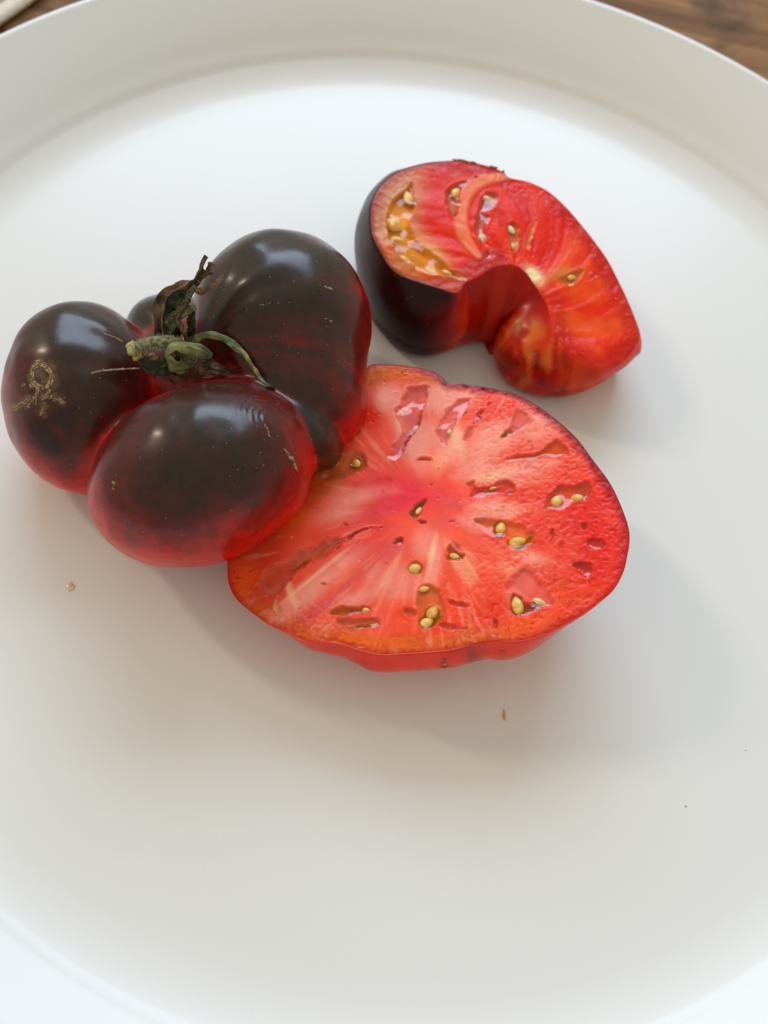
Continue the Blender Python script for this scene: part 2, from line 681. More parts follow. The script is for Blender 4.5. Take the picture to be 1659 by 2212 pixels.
def subdivide(V, Q):
    e = np.concatenate([Q[:, [k, (k + 1) % 4]] for k in range(4)])
    e.sort(1)
    u, inv = np.unique(e, axis=0, return_inverse=True)
    n, m, nf = len(V), len(u), len(Q)
    EM = (V[u[:, 0]] + V[u[:, 1]]) / 2
    FM = V[Q].mean(1)
    ei = inv.reshape(4, nf) + n
    fi = np.arange(nf) + n + m
    out = [np.stack([Q[:, k], ei[k], fi, ei[k - 1]], 1) for k in range(4)]
    return np.concatenate([V, EM, FM]), np.concatenate(out)


def smin(a, b, k):
    h = np.clip(0.5 + 0.5 * (b - a) / k, 0, 1)
    return b + (a - b) * h - k * h * (1 - h)


# ------------------------------------------------------------------ the half with the stem
def lobe(x, y, a, b, ang, c, sink=0.002, z=None):
    """ellipsoid whose outline from the photograph's side is the traced oval (semi axes a, b, turned ang)"""
    d = ray(x, y)
    an = math.radians(ang)
    ax = np.stack([RT * math.cos(an) + UP * math.sin(an), -RT * math.sin(an) + UP * math.cos(an), FW])
    lo, hi = 0.08, 0.30
    for _ in range(50):
        t = (lo + hi) / 2
        ce = C + d * t
        r = np.array([a * t / F, b * t / F, c])
        low = ce[2] - math.sqrt(((r * ax[:, 2]) ** 2).sum())
        if (low > -sink) if z is None else (ce[2] > z):
            lo = t
        else:
            hi = t
    return ce, ax, r


LOBES = {
    'F': lobe(441, 1026, 250, 190, 24, .021, .0015),
    'L': lobe(182, 860, 161, 209, 4, .0165, .003),
    'R': lobe(607, 716, 193, 210, -8, .021, .002),
    'R2': lobe(655, 845, 148, 122, -42, .018, .001),
    'S': lobe(660, 930, 60, 98, 36, .012, z=.0185),
    'B': lobe(378, 726, 100, 84, 0, .013, .003),
    'K': lobe(400, 800, 105, 105, 0, .010, z=.0145),
}


def ell(p, L):
    ce, ax, r = L
    q = (p - ce) @ ax.T
    k0 = np.linalg.norm(q / r, axis=-1)
    k1 = np.linalg.norm(q / r ** 2, axis=-1) + 1e-9
    return k0 * (k0 - 1) / k1


def sdf_plain(p):
    d = ell(p, LOBES['F'])
    d = smin(d, ell(p, LOBES['L']), .0022)
    d = smin(d, smin(ell(p, LOBES['R']), ell(p, LOBES['R2']), .006), .0022)
    d = smin(d, ell(p, LOBES['S']), .0018)
    d = smin(d, ell(p, LOBES['B']), .0022)
    d = smin(d, ell(p, LOBES['K']), .004)
    return d


SCAR = at(392, 788, .0235)


def hit(x, y, fn=sdf_plain, lift=0.0):    # where the sight line through x, y meets the tomato
    d = ray(x, y)
    d = d / np.linalg.norm(d)
    p = C + d * 0.08
    for _ in range(80):
        s = float(fn(p[None])[0])
        p = p + d * s * 0.8
        if abs(s) < 1e-6:
            break
    return p - d * lift


RINGC = [(140, 612), (172, 600), (208, 618), (224, 655), (214, 690), (178, 704), (146, 690), (134, 650), (178, 650), (160, 635), (195, 670), (180, 740), (196, 735), (150, 735), (130, 748), (115, 755), (100, 765),
         (85, 776), (70, 785), (60, 778), (185, 780), (178, 805), (235, 750), (255, 752), (165, 588)]


def hits(pts, fn, lift):                  # the same for many sight lines at once
    d = np.array([ray(x, y) for x, y in pts])
    d /= np.linalg.norm(d, axis=1)[:, None]
    p = C + d * 0.08
    for _ in range(24):
        p = p + d * (sdf_plain(p) * 0.85)[:, None]
    for _ in range(6):
        p = p + d * (fn(p) * 0.7)[:, None]
    return p - d * np.broadcast_to(lift, len(p))[:, None]


def on_skin(pts, lift=-.00008):
    return hits(pts, sdf_half, lift)


WR = hit(548, 868)                        # puckered skin on the front lobe


def sdf_half(p):
    d = sdf_plain(p)
    # shallow meridian ribs running out from the stem and a slightly uneven skin
    q = p - SCAR
    th = np.arctan2(q[:, 1], q[:, 0])
    r = np.linalg.norm(q, axis=1)
    d = d - 0.00010 * np.sin(th * 17 + 2 * noise(p * 90, 3)) * sm(.008, .02, r) * sm(.06, .03, r)
    d = d - 0.0005 * noise(p * 75, 5) - 0.00018 * noise(p * 210, 6)
    # puckers
    w_ = p - WR
    rr = np.linalg.norm(w_ - 0.006 * np.array([.8, -.3, 0]), axis=1)
    d = d - 0.00009 * np.sin(rr * 2 * math.pi / .00105 + 3.4 * noise(p * 230, 9) + 1.2 * noise(p * 520, 10)) * (.55 + .6 * noise(p * 300, 11)) * sm(.0068, .0025, np.linalg.norm(w_, axis=1))
    return np.maximum(d, 0.0003 - p[:, 2])


V, Q = surface_nets(sdf_half, (-.100, -.066, -.001), (.004, .040, .056), .0008)
V = project(sdf_half, V, 2)
V, Q = subdivide(V, Q)
V = project(sdf_half, V, 3, .7)

gn = grad(sdf_plain, V)
gn /= np.linalg.norm(gn, axis=1)[:, None] + 1e-9
dl = np.stack([ell(V, LOBES[k]) for k in ('F', 'L', 'R', 'R2', 'S', 'B', 'K')], 1)
which = dl.argmin(1)
dc = dl.copy()
dc[:, 2] = np.minimum(dc[:, 2], dc[:, 3])
dc[:, 3] = 1
so = np.sort(dc, 1)
crease = np.exp(-(so[:, 1] - so[:, 0]) / .0022)          # 1 in the folds between lobes
q = V - SCAR
th = np.arctan2(q[:, 1], q[:, 0])
rad = np.linalg.norm(q, axis=1)
# streaks of pigment along the meridians
st = noise(np.stack([th * 6.5, rad * 45, V[:, 2] * 60], 1), 21) * .6 + noise(np.stack([th * 15, rad * 70, V[:, 2] * 40], 1), 22) * .4
bl = fbm(V * 110, 31, 3)
z0 = np.array([hit(420, 1128)[2], hit(120, 950)[2], hit(680, 840)[2], hit(690, 850)[2], .0135, .008, .022])[which]
tz = V[:, 2] + st * .0040 * np.array([.6, 1, 1.7, 1.5, 1, 1, 1])[which] + bl * .0034 + .0016 * noise(V * 520, 33)
z0 = z0 + (which == 0) * .0028 * sm(-.036, -.018, V[:, 0]) - ((which == 2) | (which == 3)) * .0025
tt = (tz - z0) / .0105 + .02
tt = tt - .7 * sm(.6, 1., crease) * sm(.020, .006, V[:, 2] - .006)
dark = sm(-.9, .8, tt)
stops = np.array([-1.15, -.55, -.05, .35, .85])
cols_ = np.array([[.58, .0036, .0018], [.30, .0034, .0022], [.105, .0042, .0030], [.048, .0085, .0055], [.0235, .0130, .0085]])
col = np.stack([np.interp(tt, stops, cols_[:, k]) for k in range(3)], 1)
red_or = np.array([.46, .030, .008])
col = col * (1 + .22 * noise(V * 900, 51) + .16 * noise(V * 2200, 52))[:, None]
# orange-red by the stem and low down
near = sm(.017, .008, rad) * sm(.25, .8, crease)
col = lerp(col, np.tile(red_or, (len(V), 1)), np.clip(near * .4 + .5 * sm(.006, .0015, V[:, 2]), 0, 1) * (1 - .75 * dark))
# dark blotch on the left lobe above the plate
for (bx, by, br) in ((105, 955, .0036), (85, 920, .0026), (130, 900, .003)):
    p_ = hit(bx, by)
    g_ = sm(br * 1.25, br * .5, np.linalg.norm(V - p_, axis=1) + .0011 * noise(V * 420, 40))
    col = lerp(col, np.tile(np.array([.022, .004, .005]), (len(V), 1)), g_ * .9)
# red window on right lobe
# tan cork staining round the cracked ring on the left lobe
ringP = on_skin([(.5111 * x, 479.3 + .5111 * y) for x, y in RINGC])
sel = np.linalg.norm(V - ringP.mean(0), axis=1) < .016
dd = np.full(len(V), 1.0)
dd[sel] = np.linalg.norm(V[sel][:, None] - ringP[None], axis=2).min(1)
stain = sm(.0015, .0003, dd + .0007 * noise(V * 900, 61) + .0004 * noise(V * 2000, 62))
col = lerp(col, np.tile(np.array([.16, .085, .042]), (len(V), 1)), stain * .62)
half = empty('tomato_half', (float(SCAR[0]), float(SCAR[1]), 0))
tag(half, 'lobed near-black tomato half lying cut side down with its dried green stem on top', 'tomato')
mesh('skin', V, Q, M_SKIN, half, col=col)

# ---- corky scars
mb = MB()


def c1(x, y):
    return (.5111 * x, 479.3 + .5111 * y)


ring = [c1(*p) for p in ((140, 612), (172, 600), (208, 618), (224, 655), (214, 690), (178, 704), (146, 690), (134, 650))]
for ofs in (0, 5):
    rp = [(x + (ofs * .9 if x < 92 else -ofs * .9), y + (ofs * .8 if y < 812 else -ofs * .8)) for x, y in ring]
    pts = spline(np.array([(*p, 0) for p in rp]), 48)[:, :2]
    P = on_skin(pts)
    for k in range(0, 48, 1):
        if rng.random() < .9:
            seg = P[[k, (k + 1) % 48]]
            v, f = tube(seg, .00020 + .00014 * rng.random(), 6, .4)
            mb.add(v, f)
for (x, y, ln, an) in [(165, 590, 26, 0), (185, 600, 22, 20), (182, 740, 22, 70), (196, 735, 20, 60), (160, 715, 24, 80), (150, 735, 22, 75), (135, 690, 24, 80),
                       (122, 745, 26, 70), (108, 760, 28, 65), (95, 770, 26, 65), (82, 778, 26, 75), (70, 785, 24, 80), (60, 775, 22, 60), (100, 690, 14, 40),
                       (190, 770, 18, 80), (183, 785, 18, 70), (178, 800, 18, 70), (170, 810, 16, 60), (230, 750, 18, 20), (245, 745, 18, 10), (258, 752, 18, 40),
                       (150, 760, 26, 80), (138, 750, 26, 75), (205, 715, 20, 30), (265, 760, 14, 10), (212, 740, 20, 40), (125, 775, 20, 70), (112, 785, 18, 70)]:
    a = math.radians(an)
    dx, dy = math.cos(a) * ln / 2, math.sin(a) * ln / 2
    for sgn in (-1, 1):
        lo_ = []
        for t in np.linspace(-1, 1, 6):
            bow = sgn * 5.0 * (1 - t * t)
            lo_.append(c1(x + dx * t - math.sin(a) * bow + rng.normal(0, .6), y - dy * t - math.cos(a) * bow + rng.normal(0, .6)))
        v, f = tube(on_skin(lo_), .00012 + .00012 * rng.random(), 5, .5)
        mb.add(v, f)
ck = mesh('cork_scar', mb.v, mb.f, M_CORK, half)
ck['label'] = 'tan net of cracks on the left lobe'
mb = MB()
for line, n, r in (([(1118, 855), (1130, 880), (1140, 905), (1152, 915)], 9, .00022), ([(1200, 960), (1215, 985), (1235, 1005), (1240, 1030), (1258, 1050)], 14, .00034),
                   ([(1215, 990), (1240, 1010), (1250, 1045)], 8, .0003), ([(480, 1098), (487, 1112), (480, 1128)], 6, .0003),
                   ([(1372, 275), (1390, 283), (1408, 285)], 6, .0003), ([(1360, 408), (1385, 412), (1405, 420)], 5, .00018), ([(1100, 352), (1120, 348), (1145, 340)], 5, .00014)):
    P = spline(np.array([(*c1(*p), 0) for p in line]), n * 3, closed=False)[:, :2]
    for k in range(0, n * 3 - 2, 2):
        j = rng.normal(0, 1.3, 2)
        v, f = tube(on_skin([P[k] + j, P[k + 1] + j * .4, P[k + 2] + j * 1.2]), r * (.5 + .8 * rng.random()), 5, .6)
        mb.add(v, f)
    mesh('cork_streak', mb.v, mb.f, M_CORK, half)
    mb = MB()
for line in ([(375, 450), (410, 462), (450, 476), (490, 492), (520, 508)],):
    P = spline(np.array([(*c1(*p), 0) for p in line]), 16, closed=False)[:, :2]
    v, f = tube(on_skin(P), np.linspace(.00008, .00022, 16), 5, .6)
    mesh('cork_streak', v, f, M_CORK, half)
for line in ([(385, 640), (420, 632), (470, 626), (530, 622), (590, 620)],):
    P = spline(np.array([(*c1(*p), 0) for p in line]), 24, closed=False)[:, :2]
    v, f = tube(on_skin(P), .00018 + .0002 * rng.random(24), 5, .6)
    mesh('cork_streak', v, f, M_CORK, half)


# ---- calyx
def c4(x, y):
    return (250.7 + .2222 * x, 530.9 + .2222 * y)


def P4(pts):                              # (x, y, z) with x, y in the close-up of the stem
    return np.array([at(*c4(x, y), z + .0034) for x, y, z in pts])


# corky patch the stem grew from
g = 40
ff, pq, rq = [], [], []
for i in range(g + 1):
    for k in range(40):
        a = 2 * math.pi * k / 40
        rr = i / g
        pq.append(c4(690 + rr * (330 * math.cos(a) + 60 * math.cos(2 * a)) * (1 + .10 * math.sin(5 * a + 1) + .06 * math.sin(11 * a)),
                     1190 + rr * 130 * math.sin(a) * (1 + .15 * math.sin(4 * a))))
        rq.append(rr)
rq = np.array(rq)
vv = hits(pq, sdf_half, .00035 * (1 - rq ** 4))
vv[:, 2] += .0006 * noise(np.stack([vv[:, 0] * 900, vv[:, 1] * 900, 0 * rq], 1), 3) * (1 - rq) + .0002 * (1 - rq)
for i in range(g):
    for k in range(40):
        k2 = (k + 1) % 40
        ff.append([i * 40 + k, i * 40 + k2, (i + 1) * 40 + k2, (i + 1) * 40 + k])
mesh('stem_scar', vv, ff, M_SCAR, half)


def ribbon(pts, widths, thick=.00016, curl=.35, twist=None, m=40, nw=9, seed=0, face=None):
    """a leaf-like strip along pts: curled section with thickness; widths in metres"""
    P = spline(np.asarray(pts), m, closed=False)
    wv = np.interp(np.linspace(0, 1, m), np.linspace(0, 1, len(widths)), widths)
    tw = np.zeros(m) if twist is None else np.interp(np.linspace(0, 1, m), np.linspace(0, 1, len(twist)), np.radians(twist))
    T = np.gradient(P, axis=0)
    T /= np.linalg.norm(T, axis=1)[:, None]
    ref = -FW if face is None else np.asarray(face)
    top, bot = [], []
    for i in range(m):
        s = np.cross(T[i], ref)
        s /= np.linalg.norm(s) + 1e-9
        n_ = np.cross(s, T[i])
        s2 = s * math.cos(tw[i]) + n_ * math.sin(tw[i])
        n2 = -s * math.sin(tw[i]) + n_ * math.cos(tw[i])
        for k in range(nw):
            u = k / (nw - 1) * 2 - 1
            edge = 1 + .16 * float(noise(np.array([[i * .55, k // 5 * 7.0, seed]]), seed)[0])
            rip = .00022 * math.sin(u * 9 + i * .25 + seed) + .0003 * float(noise(np.array([[i * .3, u * 2, seed + 3.]]), seed)[0])
            c = P[i] + s2 * u * wv[i] / 2 * edge + n2 * (curl * wv[i] * (u * u - .4) + rip)
            th_ = thick * (1.25 - u * u)
            top.append(c + n2 * th_)
            bot.append(c - n2 * th_)
    v = top + bot
    f = []
    o = m * nw
    for i in range(m - 1):
        for k in range(nw - 1):
            a = i * nw + k
            f.append([a, a + 1, a + nw + 1, a + nw])
            f.append([o + a, o + a + nw, o + a + nw + 1, o + a + 1])
        for k, sg in ((0, 1), (nw - 1, -1)):
            a = i * nw + k
            q_ = [a, a + nw, o + a + nw, o + a]
            f.append(q_ if sg > 0 else q_[::-1])
    for i in (0, m - 1):
        for k in range(nw - 1):
            a = i * nw + k
            f.append([a, o + a, o + a + 1, a + 1])
    return v, f


mm = .001
# stub of the fruit stalk, bent to the left, cut end open
SP = P4([(690, 1130, .0250), (640, 1010, .0285), (540, 950, .0305), (420, 940, .0310), (300, 960, .0308), (190, 1010, .0300), (165, 1025, .0298)])
SPs = spline(SP, 36, closed=False)
rad_ = np.interp(np.linspace(0, 1, 36), [0, .25, .6, .85, .93, 1], [.0019, .00150, .00120, .00118, .00150, .00150])
v, f = tube(SPs, rad_, 18)
v = np.array(v)
v += (fbm(v * 1500, 4, 2) * .00010)[:, None] * (v - np.repeat(SPs, 18, 0)) / .0013
stalk = mesh('stalk', v, f, M_FUZZ, half)
# cut end: ring and pith
e0, e1 = SPs[-3], SPs[-1]
ax_ = (e1 - e0) / np.linalg.norm(e1 - e0)
v, f = [], []
ra = np.cross(ax_, [0, 0, 1.])
ra /= np.linalg.norm(ra)
rb = np.cross(ax_, ra)
for rr, off in ((.00168, -.0012), (.00175, .0002), (.00150, .00055), (.00100, .00020), (.00055, -.0003), (.00001, -.0004)):
    for k in range(24):
        a = 2 * math.pi * k / 24
        j = 1 + .12 * math.sin(3 * a + 1) + .07 * math.sin(7 * a)
        v.append(e1 + rr * j * (math.cos(a) * ra + math.sin(a) * rb) + ax_ * (off + .0002 * math.sin(5 * a)))
for i in range(5):
    for k in range(24):
        k2 = (k + 1) % 24
        f.append([i * 24 + k, i * 24 + k2, (i + 1) * 24 + k2, (i + 1) * 24 + k])
mesh('cut_end', v, f, M_CUT, stalk)
# hairs on the stalk, one mesh
mb = MB()
for k in range(420):
    i = rng.integers(2, 33)
    a = rng.random() * 6.283
    t_ = SPs[i + 1] - SPs[i]
    t_ /= np.linalg.norm(t_)
    s_ = np.cross(t_, [0, 0, 1.])
    s_ /= np.linalg.norm(s_)
    n_ = np.cross(s_, t_)
    d_ = math.cos(a) * s_ + math.sin(a) * n_
    b_ = SPs[i] + (SPs[i + 1] - SPs[i]) * rng.random() + d_ * rad_[i] * .97
    ln = rng.uniform(.0002, .0006)
    tip = b_ + (d_ + rng.normal(0, .35, 3)) * ln
    v, f = tube([b_, (b_ + tip) / 2 + rng.normal(0, .00004, 3), tip], [.00003, .000025, .00001], 3, cap=False)
    mb.add(v, f)
hm = simple_mat('stem_hair', (.45, .45, .36), (.60, .60, .48), 300, 0.7, 0.0)
hair = mesh('stem_hair', mb.v, mb.f, hm, stalk)
hair['kind'] = 'stuff'

SEP = [
    # pts (c4 x, y, z), widths, curl, twist, material, seed
    ([(690, 1190, .0262), (560, 1160, .0290), (500, 1050, .0305), (570, 975, .0318), (690, 985, .0315), (800, 1020, .0305), (930, 1075, .0290)],
     [.0026, .0034, .0030, .0022, .0026, .0028, .0010], -.25, [10, 40, 70, 30, 10, 0, 0], 'g', 1),
    ([(690, 960, .0275), (760, 905, .0290), (880, 865, .0302), (1010, 885, .0302), (1130, 950, .0298), (1240, 1040, .0293), (1310, 1150, .0288), (1380, 1270, .0284), (1460, 1345, .0281), (1555, 1372, .0281)],
     [.0022, .0020, .0016, .0017, .0018, .0014, .0009, .0006, .0006, .0004], -.28, [40, 30, 20, 25, 40, 50, 60, 60, 30, 0], 'g', 2),
    ([(420, 930, .0272), (480, 840, .0296), (560, 750, .0318), (640, 660, .0338), (780, 600, .0345)],
     [.0030, .0030, .0026, .0026, .0012], .25, [0, 10, 15, 20, 0], 'g', 3),
    ([(430, 690, .0320), (500, 695, .0332), (570, 680, .0340), (620, 640, .0342)], [.0006, .0011, .0014, .0008], -.3, [0, 20, 30, 0], 'd', 4),
    ([(640, 960, .0260), (470, 860, .0290), (425, 700, .0325), (440, 560, .0345), (500, 470, .0357), (620, 410, .0364), (730, 360, .0370), (790, 320, .0378), (815, 230, .0392), (840, 160, .0402), (880, 100, .0410)],
     [.0040, .0044, .0038, .0032, .0030, .0024, .0016, .0017, .0012, .0012, .0006], .35, [60, 55, 45, 40, 35, 20, 20, 40, 60, 50, 30], 'd', 5),
    ([(760, 385, .0368), (820, 300, .0380), (880, 270, .0386), (915, 220, .0393), (942, 170, .0399)], [.0012, .0018, .0018, .0018, .0012], .4, [20, 40, 40, 30, 20], 'd', 6),
    ([(760, 420, .0366), (830, 435, .0372), (910, 405, .0378), (990, 355, .0384), (1040, 310, .0389), (1045, 292, .0392)], [.0010, .0012, .0010, .0009, .0010, .0006], -.4, [10, 30, 30, 40, 60, 60], 'd', 7),
    ([(530, 900, .0262), (520, 740, .0300), (575, 600, .0330), (660, 505, .0350), (745, 430, .0362)], [.0030, .0056, .0060, .0040, .0012], .22, [0, 10, 10, 10, 0], 'k', 12),
    ([(700, 1010, .0285), (600, 1100, .0282), (480, 1150, .0276), (400, 1210, .0262), (370, 1290, .0255)], [.0010, .0012, .0008, .0006, .0003], .2, [0, 20, 40, 20, 0], 'd', 13),
    ([(690, 930, .0290), (640, 800, .0330), (600, 720, .0345), (660, 600, .0362), (720, 520, .0368)], [.0007, .0006, .0005, .0004, .0003], .2, [0, 40, 80, 40, 0], 'd', 14),
    ([(840, 1130, .0280), (930, 1150, .0278), (1020, 1200, .0272), (1130, 1255, .0268)], [.0016, .0014, .0008, .0003], .25, [0, 20, 10, 0], 'd', 15),
    ([(720, 950, .0262), (735, 830, .0300), (735, 700, .0330), (745, 620, .0340)], [.0030, .0022, .0018, .0012], .2, [20, 20, 10, 0], 'k', 8),
    ([(640, 640, .0338), (690, 540, .0352), (730, 450, .0364), (770, 385, .0370)], [.0012, .0012, .0012, .0010], .4, [0, 20, 20, 0], 'f', 9),
    ([(600, 1180, .0258), (460, 1180, .0268), (330, 1150, .0272), (210, 1100, .0272)], [.0030, .0036, .0030, .0010], .3, [10, 10, 10, 0], 'k', 10),
    ([(800, 1190, .0262), (900, 1180, .0268), (1000, 1215, .0268), (1090, 1250, .0266)], [.0030, .0026, .0018, .0006], .2, [0, 10, 10, 0], 'd', 11),
]
M_DARKG = simple_mat('dark_green_sepal', (0.010, 0.012, 0.006), (0.045, 0.05, 0.02), 500, 0.7, 0.9, 0.0006)
mm_ = {'g': M_SEPAL, 'd': M_DRY, 'k': M_DARKG, 'f': M_FUZZ}
lab = {'d': 'dry brown curled sepal'}
for pts, wd, cu, tw, mk, sd in SEP:
    v, f = ribbon(P4(pts), [k * .92 for k in wd], curl=cu, twist=tw, seed=sd)
    o = mesh('sepal', v, f, mm_[mk], half)
    if mk in lab:
        o['label'] = lab[mk]
# small tan nub under the stalk
p = P4([(370, 1085, .0278)])[0]
v, f = ellipsoid(p, np.array([.0009, .0007, .0008]), fn=lambda q: q * (1 + .25 * math.sin(q[0] * 7 + q[2] * 5)))
mesh('bud', v, f, M_CORK, half)


# ------------------------------------------------------------------ cut pieces
def teardrop(p):
    s = 1 - .45 * max(p[0], 0) ** 1.5
    return np.array([p[0] * (1.12 if p[0] > 0 else 1.0), p[1] * s, p[2] * (s * .9 + .1)])


def seed_rot(face_n, ang_img, pl):
    """long axis along image direction ang (degrees, 0 = right, 90 = up), lying in the face"""
    a = math.radians(ang_img)
    d = RT * math.cos(a) + UP * math.sin(a)
    d = d - face_n * (d @ face_n) / 1.0
    d /= np.linalg.norm(d)
    s = np.cross(face_n, d)
    return np.stack([d, s, face_n], 1)


def build_cut(name, label, cat, origin, outline, pl, h, colour_fn, pockets, seeds, skin_rings, gelw, skin_m, to_d, px_m):
    root = empty(name, origin)
    tag(root, label, cat)
    nrm = np.array([-pl[1], -pl[2], 1.0])
    nrm /= np.linalg.norm(nrm)
    v, f, c = skin_rings
    mesh('skin', v, f, skin_m, root, col=c)
    P, Fc, rim = grid_fill(outline[:, :2], h)
    edge = -poly_sd(P, outline[:, :2])
    P3 = np.concatenate([P, (pl[0] + P @ np.array(pl[1:]))[:, None]], 1)
    # photo-close-up coordinates of every vertex, so that the marks traced there fall in place on the face
    d = P3 - C
    zc = d @ FW
    uv = np.stack([(W / 2 + F * (d @ RT) / zc - to_d[0]) / to_d[2], (H / 2 - F * (d @ UP) / zc - to_d[1]) / to_d[2]], 1)
    col_, hgt, rgh = colour_fn(P3, uv, edge)
    polys = []
    for k, (poly, depth, colp, wt) in enumerate(pockets):
        pp = spline(np.array([(*q, 0) for q in poly]), 90)[:, :2]
        mg = .0012 / px_m
        bx = (uv[:, 0] > pp[:, 0].min() - mg) & (uv[:, 0] < pp[:, 0].max() + mg) & (uv[:, 1] > pp[:, 1].min() - mg) & (uv[:, 1] < pp[:, 1].max() + mg)
        sd = np.full(len(uv), .01)
        sd[bx] = poly_sd(uv[bx], pp) * px_m + .00030 * noise(P3[bx] * 700, 60 + k) + .00016 * noise(P3[bx] * 2000, 90 + k)
        m_ = sm(.0001, -.00045, sd)
        hgt = hgt * (1 - m_) - depth * .62 * sm(.00005, -.0009, sd) + .00006 * np.exp(-(sd / .0003) ** 2)
        cn = np.array(colp)
        var = np.zeros(len(uv))
        var[bx] = fbm(P3[bx] * 420, 100 + k, 2)
        tgt = cn[None] * (1 + .35 * var[:, None])
        col_ = lerp(col_, tgt, m_ * wt)
        # darker, redder lip of the hollow
        lip = np.exp(-((sd + .0001) / .00022) ** 2) * .22 * wt
        col_ = col_ * (1 - lip[:, None] * np.array([.25, .7, .7]))
        rgh = rgh * (1 - m_) + .12 * m_
        polys.append((pp, wt))
    V3 = P3 + nrm * (hgt * sm(0, .0008, edge) + .00005)[:, None]
    V3[rim] -= nrm * .00015
    face = mesh('cut_flesh', V3, Fc, M_FLESH, root, col=col_, rough=np.clip(rgh, .03, 1))
    for k, (pp, wt) in enumerate(polys):
        w3 = np.array([at_plane(to_d[0] + to_d[2] * x, to_d[1] + to_d[2] * y, pl) for x, y in pp])
        G, gf, gr = grid_fill(w3[:, :2], .00028)
        if len(G) < 12:
            continue
        sdg = -poly_sd(G, w3[:, :2])
        g3 = np.concatenate([G, (pl[0] + G @ np.array(pl[1:]))[:, None]], 1)
        g3 = g3 + nrm * (-.00004 - .00016 * sm(0, .0010, sdg) + gelw * (.00004 * noise(g3 * 420, 7 + k) + .00010 * noise(g3 * 260, 37 + k)))[:, None]
        mesh('gel', g3, gf, M_GELA if pockets[k][2][1] > .12 else M_GEL, root)
    for (x, y, a, b_, ang, pale) in seeds:
        p = at_plane(to_d[0] + to_d[2] * x, to_d[1] + to_d[2] * y, pl)
        R = seed_rot(nrm, ang, pl)
        la, lb = a * px_m * 1.08, b_ * px_m * 1.15
        cc = p - nrm * (lb * .55 - .00008)
        v, f = ellipsoid(cc, np.array([la, lb, lb * .55]), R, 18, 12, teardrop)
        mesh('seed', v, f, M_SEEDP if pale else M_SEED, root)
    return root, face


# ---- the large half, cut face up
PLB = (0.0165, .17, 0.0)                  # leaning: low against the stem half, high on the right
sB = .5689


def c3(x, y):
    return (457.1 + .5689 * x, 766.8 + .5689 * y)


outD = [(801, 789), (844, 788), (884, 791), (929, 801), (954, 815), (970, 828), (1003, 829), (1037, 834), (1077, 841), (1123, 855), (1168, 881), (1208, 912),
        (1248, 949), (1282, 994), (1316, 1040), (1339, 1085), (1355, 1131), (1360, 1169), (1355, 1202), (1347, 1235), (1328, 1271), (1300, 1298), (1267, 1324),
        (1231, 1345), (1190, 1366), (1148, 1381), (1107, 1387), (1069, 1384), (1030, 1390), (983, 1403), (929, 1409), (871, 1413), (822, 1415), (780, 1406), (740, 1393),
        (700, 1388), (668, 1388), (643, 1379), (610, 1362), (577, 1346), (541, 1321), (513, 1296), (496, 1268), (491, 1235), (494, 1195), (520, 1165), (570, 1120),
        (625, 1075), (665, 1030), (690, 985), (705, 945), (725, 905), (752, 860), (780, 815)]
T = np.array([at_plane(x, y, PLB) for x, y in outD])
T = spline(T, 420)
cB = T[:, :2].mean(0)
# how far the wall runs straight down before it rounds under: most at the front
oD = np.array(outD, float)
d_ = T - C
TD = np.stack([W / 2 + F * (d_ @ RT) / (d_ @ FW), H / 2 - F * (d_ @ UP) / (d_ @ FW)], 1)
front = sm(560, 820, TD[:, 0]) * sm(1330, 1040, TD[:, 0]) * sm(1250, 1340, TD[:, 1])
tang = np.roll(T, -1, 0) - np.roll(T, 1, 0)
on = np.stack([tang[:, 1], -tang[:, 0]], 1)
on /= np.linalg.norm(on, axis=1)[:, None]
if ((T[:, :2] - cB) * on).sum() < 0:
    on = -on
rings = []
NR = 34
for i in range(NR):
    s = i / (NR - 1)
    z = T[:, 2] * (1 - s) + .0004 * s
    k = (1 - (1 - .16 * front) * s ** (2.2 + 2.2 * front))
    k = np.clip(k, .0, 1) ** .55
    k = .42 + .58 * k
    xy = cB + (T[:, :2] - cB) * k[:, None]
    xy = xy + on * ((.0016 * front - .0007 * (1 - front)) * np.sin(np.pi * np.clip(s * 1.6, 0, 1)))[:, None]
    # dent where two lobes meet at the front
    dent = np.exp(-((TD[:, 0] - 760) / 38) ** 2) * front + .6 * np.exp(-((TD[:, 0] - 1075) / 30) ** 2) * front
    xy = xy - on * (.0006 * dent * math.sin(math.pi * min(s * 1.3, 1)))[:, None]
    rings.append(np.concatenate([xy, z[:, None]], 1))
# rim lip
lip0 = T.copy()
lip0[:, :2] -= on * .00022
lip0[:, 2] -= .0001
tp = T.copy()
tp[:, :2] -= on * .00006
tp[:, 2] += .00003
rings = [lip0, tp] + rings
V = np.concatenate(rings)
n = len(T)
ff = []
for i in range(len(rings) - 1):
    for k in range(n):
        k2 = (k + 1) % n
        ff.append([i * n + k, (i + 1) * n + k, (i + 1) * n + k2, i * n + k2])
ff.append([(len(rings) - 1) * n + k for k in range(n)][::-1])
V = V + (np.concatenate([np.zeros((2 * n, 1)), np.ones(((len(rings) - 2) * n, 1))]) * (.0002 * noise(V * 160, 8))[:, None]) * np.tile(np.concatenate([on, 0 * on[:, :1]], 1), (len(rings), 1))
zz = np.concatenate([np.full(n, 1.), np.full(n, 1.)] + [np.full(n, 1 - i / (NR - 1)) for i in range(NR)])
fr = np.tile(TD, (len(rings), 1))
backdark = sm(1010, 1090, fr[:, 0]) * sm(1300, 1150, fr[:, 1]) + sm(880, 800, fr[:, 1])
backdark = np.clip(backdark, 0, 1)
cs = lerp(np.tile(np.array([.80, .028, .005]), (len(V), 1)), np.tile(np.array([.64, .008, .004]), (len(V), 1)), sm(-.2, .5, fbm(V * 120, 12, 3)))
